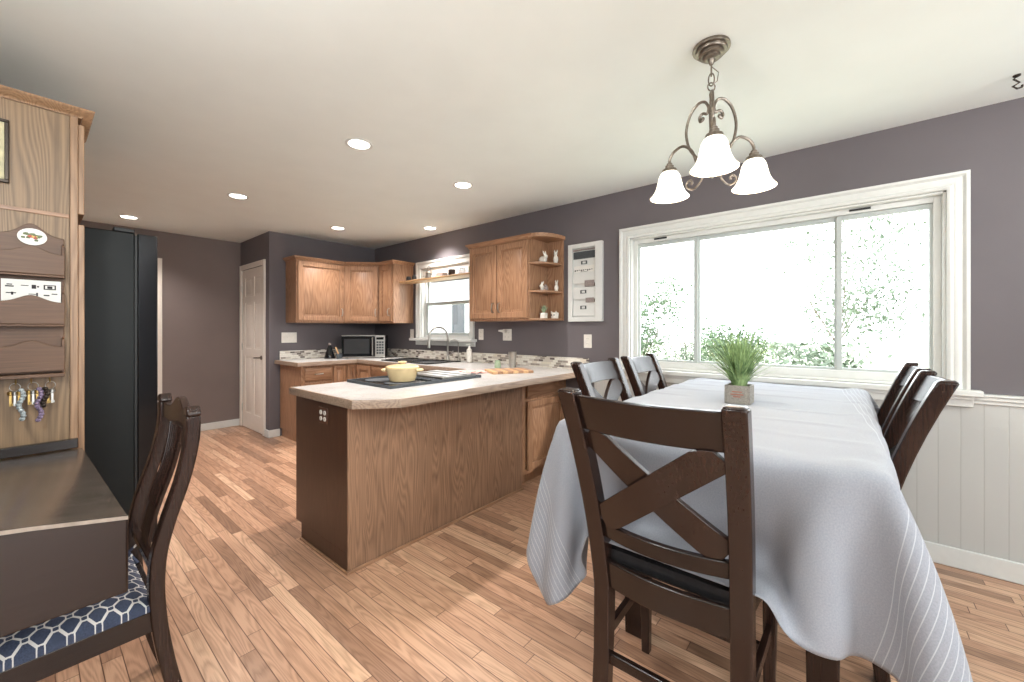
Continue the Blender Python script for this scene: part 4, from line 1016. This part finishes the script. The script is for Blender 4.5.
MB().box(2.86, 2.94, .37, .46, 0, TZ-.036).build('leg', 'dark_wood', t, bevel=.004)
SEAT = .585
def make_chair(label):
    t = thing('counter_chair', label, 'chair', (0, 0, 0), 'x-back counter chairs round the dining table')
    hw = .195   # half distance between post centres
    def lean(z): 
        if z < .46: return -.035*(1-z/.46)**2
        u = (z-.46)/.64; return -(.09*u+.10*u*u)
    def bow(v): return -.034*(1-v*v)
    def W(z): return hw+.018*max(0, (z-.5)/.6)
    zs = [0, .12, .25, .36, .46, .52, .6, .68, .76, .84, .92, 1.0, 1.06, 1.098]
    for s in (-1, 1):
        m = MB(); m.bar([(lean(z), s*W(z), z) for z in zs], lambda i: (.026 if zs[i] > .3 else .022, 0, 0), (0, .026, 0))
        z = zs[-1]; m.loft([[(lean(z)-.026, s*W(z)-.026, z), (lean(z)+.026, s*W(z)-.026, z), (lean(z)+.026, s*W(z)+.026, z), (lean(z)-.026, s*W(z)+.026, z)],
                            [(lean(z)-.018, s*W(z)-.019, z+.006), (lean(z)+.016, s*W(z)-.019, z+.006), (lean(z)+.016, s*W(z)+.019, z+.006), (lean(z)-.018, s*W(z)+.019, z+.006)]])
        m.build('back_post', 'dark_wood', t, bevel=.006, world=False)
    def rail(z0, z1, th, name, n=14, off=0, b=1.0, mat='dark_wood_x'):
        secs = []
        for i in range(n+1):
            v = -1+2*i/n; w0, w1 = W(z0)-.02, W(z1)-.02
            secs.append([(lean(z0)+off+b*bow(v)-th/2, v*w0, z0), (lean(z0)+off+b*bow(v)+th/2, v*w0, z0), (lean(z1)+off+b*bow(v)+th/2, v*w1, z1), (lean(z1)+off+b*bow(v)-th/2, v*w1, z1)])
        m = MB(); m.loft(secs); return m.build(name, mat, t, bevel=.004, world=False)
    rail(.985, 1.088, .022, 'top_rail'); rail(.635, .685, .022, 'lower_rail', off=.0); rail(.465, .555, .022, 'rear_apron', off=-.004, b=.7); rail(.225, .258, .02, 'stretcher', b=.0)
    def arm(sg, off):
        secs = []; n = 14; v0, zA, v1, zB = -1.0*sg, .990, 1.0*sg, .685
        L = math.hypot((v1-v0)*.19, zB-zA); px = (zA-zB)/L*.042/.19; pz = abs(v1-v0)*.19/L*.042
        for i in range(n+1):
            f = i/n; v = v0+(v1-v0)*f; z = zA+(zB-zA)*f
            sec = []
            for k, dx in ((-1, -.010), (-1, .010), (1, .010), (1, -.010)):
                vv = max(-1, min(1, v+k*px*(1 if sg > 0 else -1))); zz = z+k*pz
                zz = min(max(zz, .680), .988)
                sec.append((lean(zz)+bow(vv)+dx+off, vv*(W(zz)-.02), zz))
            secs.append(sec)
        m = MB(); m.loft(secs); return m.build('cross_brace', 'dark_wood', t, bevel=.002, world=False)
    arm(1, -.007); arm(-1, .004)
    # seat
    hwf = .225
    m = MB(); secs = []; n = 28
    outline = []
    pts = [(-.005, .195), (.05, .222), (.16, .246), (.32, .252), (.395, .236), (.422, .18), (.43, 0)]
    full = [(x, y) for x, y in pts]+[(x, -y) for x, y in pts[::-1][1:]]
    cx, cy = .2, 0
    sc = lambda k, z: [(cx+(x-cx)*k, y*k, z) for x, y in full]
    m.loft([sc(.97, .535), sc(1.0, .545), sc(1.0, .562), sc(.97, .578), sc(.88, .588), sc(.6, .592), sc(.2, .590)])
    m.build('seat_cushion', 'leather', t, world=False)
    m = MB(); m.bar([(.02, .184, .50), (.385, .208, .50)], (0, .011, 0), (0, 0, .035)); m.bar([(.02, -.184, .50), (.385, -.208, .50)], (0, .011, 0), (0, 0, .035)); m.box(.378, .40, -.20, .20, .465, .535); m.build('seat_apron', 'dark_wood_x', t, bevel=.003, world=False)
    for s in (-1, 1):
        m = MB(); m.bar([(.385, s*.206, 0), (.388, s*.212, .53)], lambda i: (.015+.008*i, 0, 0), lambda i: (0, .015+.008*i, 0)); m.build('front_leg', 'dark_wood', t, bevel=.004, world=False)
        m = MB(); m.bar([(-.02, s*.197, .29), (.375, s*.209, .29)], (0, .009, 0), (0, 0, .018)); m.build('stretcher', 'dark_wood', t, bevel=.002, world=False)
    m = MB(); m.bar([(.388, -.195, .20), (.388, .195, .20)], (.010, 0, 0), (0, 0, .02)); m.build('footrest', 'dark_wood', t, bevel=.002, world=False)
    return t
ch = make_chair('dark x-back chair in the foreground with its back to the camera')
ch.location = (1.185, .406, 0); ch.rotation_euler = (0, 0, .01)
GR = 'x-back counter chairs round the dining table'
dup(ch, (2.05, .905, 0), -PI/2, 'dark x-back chair on the kitchen side of the table, nearer the camera', GR)
dup(ch, (2.65, .905, 0), -PI/2, 'dark x-back chair on the kitchen side of the table, nearer the window', GR)
dup(ch, (2.16, -.06, 0), PI/2, 'dark x-back chair on the right side of the table, nearer the camera', GR)
dup(ch, (2.72, -.06, 0), PI/2, 'dark x-back chair on the right side of the table, nearer the window', GR)

def make_cloth():
    h = .024
    X0, X1 = TX0-.44, TX1+.18; Y0, Y1 = TY0-.28, TY1+.27
    nx = int(round((X1-X0)/h)); ny = int(round((Y1-Y0)/h))
    gx, gy = np.meshgrid(np.linspace(X0, X1, nx+1), np.linspace(Y0, Y1, ny+1), indexing='ij')
    rng = np.random.RandomState(3)
    top = TZ+.006
    # start: overhang tipped down so that it falls clear of the edges
    P = np.stack([gx, gy, np.full_like(gx, top)], -1)
    ox = np.where(gx < TX0, TX0-gx, np.where(gx > TX1, gx-TX1, 0)); oy = np.where(gy < TY0, TY0-gy, np.where(gy > TY1, gy-TY1, 0))
    o = np.hypot(ox, oy); P[..., 2] -= o*.75; sx = np.sign(gx-2)*ox; sy = np.sign(gy-.37)*oy
    P[..., 0] -= sx*.35; P[..., 1] -= sy*.35
    P += rng.normal(0, .0012, P.shape)
    V = np.zeros_like(P); lx = (X1-X0)/nx; ly = (Y1-Y0)/ny
    cons = []
    def sl(a, n, di, dj): pass
    def pairs(di, dj, rest, k):
        n0, n1 = P.shape[:2]
        a = (slice(max(0, -di), n0-max(0, di)), slice(max(0, -dj), n1-max(0, dj)))
        b = (slice(max(0, di), n0-max(0, -di)), slice(max(0, dj), n1-max(0, -dj)))
        cons.append((a, b, rest, k))
    pairs(1, 0, lx, .5); pairs(0, 1, ly, .5); pairs(1, 1, math.hypot(lx, ly), .18); pairs(1, -1, math.hypot(lx, ly), .18); pairs(2, 0, 1.96*lx, .09); pairs(0, 2, 1.96*ly, .09); pairs(5, 0, 4.45*lx, .03); pairs(0, 5, 4.45*ly, .03)
    seat = (1.15, 1.63, .150, .664, SEAT+.018)
    for it in range(420):
        g = .0009 if it < 360 else .0006
        V *= .965; V[..., 2] -= g; Q = P+V
        for sub in range(9):
            acc = np.zeros_like(Q); cnt = np.zeros(Q.shape[:2])
            for a, b, rest, k in cons:
                d = Q[b]-Q[a]; L = np.sqrt((d*d).sum(-1))+1e-9
                c = (L-rest)/L
                if k < .1: c = np.where(L < rest, c, 0)
                c = (c*k)[..., None]*d
                acc[a] += c; acc[b] -= c
            Q += acc*.55
            # collisions with the table slab
            x, y, z = Q[..., 0], Q[..., 1], Q[..., 2]
            mg = .008
            ins = (x > TX0-mg) & (x < TX1+mg) & (y > TY0-mg) & (y < TY1+mg) & (z < top) & (z > TZ-.06)
            dz = np.where(z > TZ-.02, -1.0, top-z); d = np.stack([x-(TX0-mg), (TX1+mg)-x, y-(TY0-mg), (TY1+mg)-y, dz], 0)
            k = d.argmin(0)
            x = np.where(ins & (k == 0), TX0-mg, x); x = np.where(ins & (k == 1), TX1+mg, x); y = np.where(ins & (k == 2), TY0-mg, y); y = np.where(ins & (k == 3), TY1+mg, y); z = np.where(ins & (k == 4), top, z)
            # cloth under the slab stays outside the legs' apron
            low = (z <= TZ-.06) & (x > TX0+.05) & (x < TX1-.05) & (y > TY0+.05) & (y < TY1-.05)
            # keep off the seat of the near chair
            on = (x > seat[0]) & (x < seat[1]) & (y > seat[2]) & (y < seat[3]) & (z < seat[4]) & (z > seat[4]-.12)
            z = np.where(on, np.minimum(seat[4], z+.012), z)
            # in front of the near chair's backrest, and of the side chairs' backs
            bk = (y > .18) & (y < .68) & (z < .9); x = np.where(bk & (x < 1.165), 1.165, x)
            side = (y < TY0) & (((x > 1.84) & (x < 2.36)) | ((x > 2.44) & (x < 2.96))); y = np.where(side & (y < TY0-.014), TY0-.014, y)
            Q = np.stack([x, y, z], -1)
        V = np.clip((Q-P), -.02, .02); P = Q
        if it % 40 == 0: V *= .3
    # creases on the flat top
    cz = np.zeros_like(gx)
    for xc, a, w, ph, s0, s1 in ((1.55, .0030, .012, .3, -.2, .9), (1.78, .005, .010, 1.1, -.1, .9), (2.02, .004, .012, 2.0, -.2, .5), (2.18, .0055, .010, .6, .1, .95), (2.42, .005, .010, 1.7, -.2, .9), (2.66, .0055, .011, 2.6, -.1, .9), (2.85, .004, .010, 3.1, -.2, .9)):
        xx = xc+.012*np.sin(gy*5+ph)+.05*(gy-.4)
        cz += a*np.exp(-((gx-xx)/w)**2)*((gy > s0) & (gy < s1))
    cz *= 1.5*(1-((abs(gx-2.08) < .12) & (abs(gy-.385) < .12)))
    flat = P[..., 2] > top-.002
    P[..., 2] += np.where(flat, cz+.0008*np.sin(gx*23+gy*9), 0)
    m = MB(); vs = [tuple(p) for p in P.reshape(-1, 3)]; fs = []
    w = ny+1
    for i in range(nx):
        for j in range(ny): a = i*w+j; fs.append((a, a+w, a+w+1, a+1))
    m.add(vs, fs)
    uv = [(float(a), float(b)) for a, b in zip(gx.ravel(), gy.ravel())]
    o = m.build('tablecloth', 'linen', uv=uv, sharp=180)
    s = o.modifiers.new('sub', 'SUBSURF'); s.levels = 1; s.render_levels = 1
    s = o.modifiers.new('solid', 'SOLIDIFY'); s.thickness = .0022; s.offset = 1
    tag(o, 'pale grey linen tablecloth with striped ends draped over the dining table', 'tablecloth')
    return o
make_cloth()

# ---- grass plant on the table
t = thing('potted_grass', 'green potted grass in a weathered grey wooden box on the table', 'plant', (2.1, .385, .9375))
bx, by, bz = 2.08, .385, .9400
m = MB(); w = .051
m.box(bx-w, bx+w, by-w, by-w+.008, bz, bz+.082); m.box(bx-w, bx+w, by+w-.008, by+w, bz, bz+.082); m.box(bx-w, bx-w+.008, by-w+.008, by+w-.008, bz, bz+.082); m.box(bx+w-.008, bx+w, by-w+.008, by+w-.008, bz, bz+.082); m.box(bx-w+.008, bx+w-.008, by-w+.008, by+w-.008, bz, bz+.01)
o = m.build('planter_box', 'pot_wood', t, bevel=.002)
m = MB()
for zz, a0, a1 in ((.052, -.02, .02), (.04, -.026, .026), (.03, -.014, .016)): m.box(bx-w-.0008, bx-w, by+a0, by+a1, bz+zz, bz+zz+.005)
m.build('stencil_mark', plain('stencil', (150, 96, 80), .8), o)
MB().box(bx-w+.009, bx+w-.009, by-w+.009, by+w-.009, bz+.011, bz+.07).build('soil', 'bark', t)
m = MB()
for i in range(320):
    a = random.uniform(0, 2*PI); r0 = random.uniform(0, .03); out = random.uniform(.03, .23)*random.uniform(.55, 1); hh = math.sqrt(max(.004, .245**2-out**2))*random.uniform(.7, 1.08)
    dr = .0 if i > 24 else .35
    base = Vector((bx+r0*math.cos(a), by+r0*math.sin(a), bz+.068)); d = Vector((math.cos(a), math.sin(a), 0)); s = Vector((-d.y, d.x, 0)); wd = random.uniform(.0022, .0045)
    L = []
    for k in range(6):
        f = k/5; z = hh*(f-dr*f**3*1.5); p = base+d*(out*f**1.7)+Vector((0, 0, z)); ww = wd*(1-f**2)+.0003
        L.append([p-s*ww, p+d*.0006, p+s*ww, p-d*.0006])
    m.loft(L)
m.build('grass_blades', 'blade', t)

# ------------------------------------------------------------------ chandelier
CX, CY = 1.808, .437
t = thing('chandelier', 'pewter three-light chandelier with scroll arms and lit bell shades', 'chandelier', (CX, CY, CEIL))
MB().lathe([(.070, 0), (.072, -.010), (.071, -.013), (.060, -.014), (.060, -.023), (.058, -.026), (.048, -.027), (.048, -.036), (.045, -.039), (.034, -.040), (.034, -.048), (.030, -.051), (.014, -.053), (.012, -.062), (.007, -.074)][::-1], (CX, CY, CEIL), 32).build('ceiling_canopy', 'pewter', t)
m = MB()
def link(cz, rot, h=.026, w=.011):
    pts = []
    for k in range(20):
        a = 2*PI*k/20; pts.append((CX+w*math.cos(a)*math.cos(rot), CY+w*math.cos(a)*math.sin(rot), cz+h*math.sin(a)))
    m.tube(pts, .0028, 6, True)
link(2.345, .3); link(2.305, 1.8); m.build('chain', 'pewter', t)
MB().tube([(CX+.0, CY, 2.36), (CX+.03*.64, CY-.03*.77, 2.335), (CX+.024*.64, CY-.024*.77, 2.30), (CX, CY, 2.28)], .0018, 6).build('lamp_cord', 'pewter', t)
m = MB(); m.tube([(CX+.015*math.cos(a*PI/8)*.64, CY-.015*math.cos(a*PI/8)*.77, 2.275+.017*math.sin(a*PI/8)) for a in range(16)], .0028, 6, True)
m.lathe([(.0, 0), (.012, .004), (.022, .02), (.026, .03), (.016, .04), (.013, .07), (.03, .085), (.034, .095), (.02, .1), (.03, .108), (.022, .118), (.010, .125), (.007, .16), (.010, .25), (.007, .31), (.009, .33), (.004, .345)], (CX, CY, 1.915), 20)
m.build('centre_column', 'pewter', t)
fw = Vector((.7675, .641, 0)); rt = Vector((.641, -.7675, 0))
SHADE_PTS = []
for ang in (-1.98, -1.98+2*PI/3, -1.98-2*PI/3):
    d = rt*math.cos(ang)+fw*math.sin(ang); C0 = Vector((CX, CY, 0))
    def P(r, z): return C0+d*r+Vector((0, 0, z))
    def curve(pts, rad, name):
        # Catmull-Rom through (r, z)
        out = []; n = len(pts)
        for i in range(n-1):
            p0, p1, p2, p3 = pts[max(i-1, 0)], pts[i], pts[i+1], pts[min(i+2, n-1)]
            for k in range(6):
                f = k/6; q_ = [.5*((2*p1[j])+(-p0[j]+p2[j])*f+(2*p0[j]-5*p1[j]+4*p2[j]-p3[j])*f*f+(-p0[j]+3*p1[j]-3*p2[j]+p3[j])*f**3) for j in (0, 1)]
                out.append(P(*q_))
        out.append(P(*pts[-1])); q = MB(); q.tube(out, rad, 8); return q
    q = curve([(.034, 2.155), (.047, 2.150), (.050, 2.168), (.036, 2.18), (.018, 2.172), (.012, 2.195), (.028, 2.225), (.058, 2.228), (.092, 2.195), (.110, 2.13), (.098, 2.06), (.068, 2.01), (.045, 1.985), (.020, 1.975)], .0058, 'scroll')
    q.ball(P(.036, 2.158), .0075); q.build('scroll', 'pewter', t)
    q = curve([(.012, 1.95), (.045, 1.945), (.062, 1.98), (.085, 2.04), (.125, 2.075), (.168, 2.065), (.188, 2.04), (.19, 2.02)], .006, 'arm'); q.build('arm', 'pewter', t)
    q = curve([(.012, 1.945), (.03, 1.925), (.048, 1.895), (.075, 1.875), (.102, 1.885), (.108, 1.905), (.094, 1.917), (.082, 1.905), (.088, 1.896)], .0042, 'curl'); q.build('lower_scroll', 'pewter', t)
    s = P(.19, 0)
    MB().lathe([(.006, 0), (.012, -.006), (.012, -.012), (.018, -.016), (.018, -.026), (.03, -.032), (.034, -.045), (.034, -.05)][::-1], (s.x, s.y, 2.026), 20).build('shade_holder', 'pewter', t)
    prof_ = [(.030, 0), (.037, -.007), (.046, -.025), (.051, -.05), (.057, -.074), (.067, -.096), (.079, -.112), (.082, -.116)]
    q = MB(); q.lathe([(r, z) for r, z in prof_][::-1]+[(r-.003, z) for r, z in prof_], (s.x, s.y, 1.983), 32, cap=False); q.build('lamp_shade', 'shade', t)
    q = MB(); q.lathe([(.008, -.02), (.012, -.035), (.022, -.05), (.024, -.066), (.017, -.082), (.004, -.088)][::-1], (s.x, s.y, 1.983), 16); q.build('light_bulb', 'lamp_face', t)
    l = bpy.data.lights.new('bulb_light', 'POINT'); l.energy = 2.2; l.color = (1, .86, .70); l.shadow_soft_size = .05
    lo = bpy.data.objects.new('bulb_light', l); COL.objects.link(lo); lo.location = (s.x, s.y, 1.80)
# ceiling hook at the right edge
m = MB(); hx, hy = 2.905, -.59
pts = [(hx, hy, CEIL), (hx, hy, CEIL-.02)]
m.lathe([(.013, 0), (.012, -.006), (.004, -.01)][::-1], (hx, hy, CEIL), 14)
m.tube([(hx, hy, CEIL-.008), (hx-.012, hy+.012, CEIL-.02), (hx+.008, hy-.01, CEIL-.034), (hx-.010, hy+.014, CEIL-.052), (hx+.002, hy-.002, CEIL-.062), (hx+.016, hy-.018, CEIL-.054), (hx+.018, hy-.020, CEIL-.044)], .0042, 8)
tag(m.build('ceiling_hook', 'bronze'), 'dark scroll plant hook screwed into the ceiling near the big window', 'hook')

# ------------------------------------------------------------------ recessed downlights
DL = [((1.331, 2.364), 'the peninsula, nearest the camera'), ((1.17, 4.089), 'the hallway side, second from the back wall'), ((.665, 5.712), 'the refrigerator, furthest left'),
      ((2.27, 4.491), 'the back wall cabinets'), ((2.945, 3.683), 'the sink window'), ((2.244, 2.388), 'the far half of the peninsula')]
for (x, y), w_ in DL:
    t = thing('recessed_light', 'lit round recessed ceiling light above '+w_, 'ceiling light', (x, y, CEIL), 'recessed lights in the kitchen ceiling')
    MB().lathe([(.082, 0), (.082, -.004), (.07, -.007), (.062, -.003), (.062, 0)][::-1], (x, y, CEIL), 32).build('trim_ring', 'white', t)
    MB().lathe([(.0615, -.0025), (.0615, -.0005)], (x, y, CEIL), 32).build('lens', 'lamp_face', t)
    l = bpy.data.lights.new('downlight', 'SPOT'); l.energy = 60; l.spot_size = math.radians(125); l.spot_blend = .8; l.color = (1, .94, .90); l.shadow_soft_size = .06
    lo = bpy.data.objects.new('downlight', l); COL.objects.link(lo); lo.location = (x, y, CEIL-.012)

for x, y, pw in ((-1.2, -.9, 26), (.6, -1.7, 27), (2.3, -1.6, 25), (-.35, .9, 36)):      # fill lights with pendants, added out of view to even out the brightness
    l = bpy.data.lights.new('fill_light', 'POINT'); l.energy = pw; l.color = (.96, 1, .99); l.shadow_soft_size = .15
    lo = bpy.data.objects.new('fill_light', l); COL.objects.link(lo); lo.location = (x, y, CEIL-.34)
    t = thing('fill_pendant', 'added fill-light bulb on a pendant, out of view on the dining side', 'ceiling light', (x, y, CEIL), 'added fill-light pendants behind the camera')
    MB().lathe([(.05, 0), (.048, -.012), (.01, -.02)][::-1], (x, y, CEIL), 20).build('ceiling_canopy', 'white', t)
    MB().tube([(x, y, CEIL-.018), (x, y, CEIL-.20)], .004, 6).build('cord', 'white', t)
    MB().lathe([(.014, 0), (.016, -.03), (.03, -.055), (.028, -.078), (.004, -.09)][::-1], (x, y, CEIL-.198), 16).build('light_bulb', 'lamp_face', t)
# ------------------------------------------------------------------ outside
o = box(3.34, 60, -40, 50, -.5, -.45).build('lawn', 'lawn'); struct(o)
def foliage(name, label, cat, x, y, z0, h, r, mat, n=500, leaf=.16, kind='bush', group='shrubs and trees beyond the windows'):
    n = int(n*2.8); leaf *= .6; rg = random.Random(int(x*13+y*31)); t = thing(name, label, cat, (x, y, -.45), group)
    m = MB(); m.tube([(x, y, -.46), (x+.05, y, z0+h*.3), (x, y+.05, z0+h*.7)], [.05+.03*h/3, .04, .015], 7)
    for k in range(5):
        a = rg.uniform(0, 6.28); m.tube([(x, y, z0+h*.2), (x+r*.4*math.cos(a), y+r*.4*math.sin(a), z0+h*.5), (x+r*.6*math.cos(a), y+r*.6*math.sin(a), z0+h*.75)], [.025, .015, .006], 5)
    m.build('trunk', 'bark', t)
    m = MB(); vs = []; fs = []
    blobs = [(rg.gauss(0, .42), rg.gauss(0, .42), rg.uniform(.15, .95)) for _ in range(11)]
    for i in range(n):
        if kind == 'conifer':
            f = rg.random()**1.3; rr = r*(1-f)*rg.uniform(.5, 1); a = rg.uniform(0, 6.28); p = Vector((x+rr*math.cos(a), y+rr*math.sin(a), z0+h*f))
        else:
            b = rg.choice(blobs); p = Vector((x+(b[0]+rg.gauss(0, .22))*r, y+(b[1]+rg.gauss(0, .22))*r, z0+h*min(1.05, max(.02, b[2]+rg.gauss(0, .12)))))
        a = Vector((rg.gauss(0, 1), rg.gauss(0, 1), rg.gauss(0, 1))).normalized()*leaf*rg.uniform(.5, 1); b2 = a.orthogonal().normalized()*leaf*.3
        b2 = (b2+Vector((rg.gauss(0, .2), rg.gauss(0, .2), rg.gauss(0, .2)))*leaf*.4)
        q0 = len(vs); vs += [p-a, p+b2, p+a, p-b2]; fs.append((q0, q0+1, q0+2, q0+3))
    m.add(vs, fs); m.build('leaves', mat, t)
foliage('garden_bush', 'green rounded bush seen in the left pane of the big window', 'bush', 12.2, 5.0, -.45, 3.1, 1.3, 'bush_a', 900, .17)
foliage('garden_tree', 'thin pale tree behind the bush in the left pane', 'tree', 22, 9.4, .2, 6.4, 2.2, 'bush_b', 420, .2)
foliage('garden_bush', 'low leafy bush behind the potted grass in the middle pane', 'bush', 15.5, 4.6, -.45, 1.9, 1.2, 'bush_b', 700, .15)
foliage('garden_bush', 'low green bush right of the potted grass in the middle pane', 'bush', 11.5, 2.2, -.45, 1.75, 1.1, 'bush_a', 700, .15)
foliage('garden_bush', 'sprawling low shrub at the bottom of the right pane', 'bush', 9.2, .35, -.45, 1.4, .95, 'bush_b', 700, .15)
foliage('garden_tree', 'pale bushy tree on the left of the right window pane', 'tree', 17, .3, -.2, 5.0, 2.0, 'bush_b', 800, .19)
foliage('garden_tree', 'blue-green evergreen tree at the right of the right window pane', 'tree', 14, -2.8, -.45, 4.6, 1.7, 'conifer', 1400, .2, 'conifer')
foliage('garden_bush', 'low shrub below the evergreen tree', 'bush', 9.0, -1.7, -.45, 1.2, .7, 'bush_a', 500, .14)
t = thing('neighbouring_house', 'white clapboard house seen through the sink window', 'house', (12, 12.5, -.45))
MB().box(9.5, 16, 9.5, 18, -.45, 3.0).build('house_wall', 'siding', t)
m = MB(); m.loft([[(9.2, 9.2, 3.0), (9.2, 18.3, 3.0), (12.7, 18.3, 4.6), (12.7, 9.2, 4.6)], [(9.2, 9.2, 3.12), (9.2, 18.3, 3.12), (12.7, 18.3, 4.72), (12.7, 9.2, 4.72)]]); m.loft([[(16.3, 9.2, 3.0), (16.3, 18.3, 3.0), (12.7, 18.3, 4.6), (12.7, 9.2, 4.6)], [(16.3, 9.2, 3.12), (16.3, 18.3, 3.12), (12.7, 18.3, 4.72), (12.7, 9.2, 4.72)]]); m.build('roof', 'grey_tag', t)
m = MB(); m.box(9.46, 9.5, 9.9, 10.7, .9, 2.3); o = m.build('window', 'white', t); MB().box(9.45, 9.46, 9.98, 10.62, .98, 2.22).build('pane', 'slate', o)
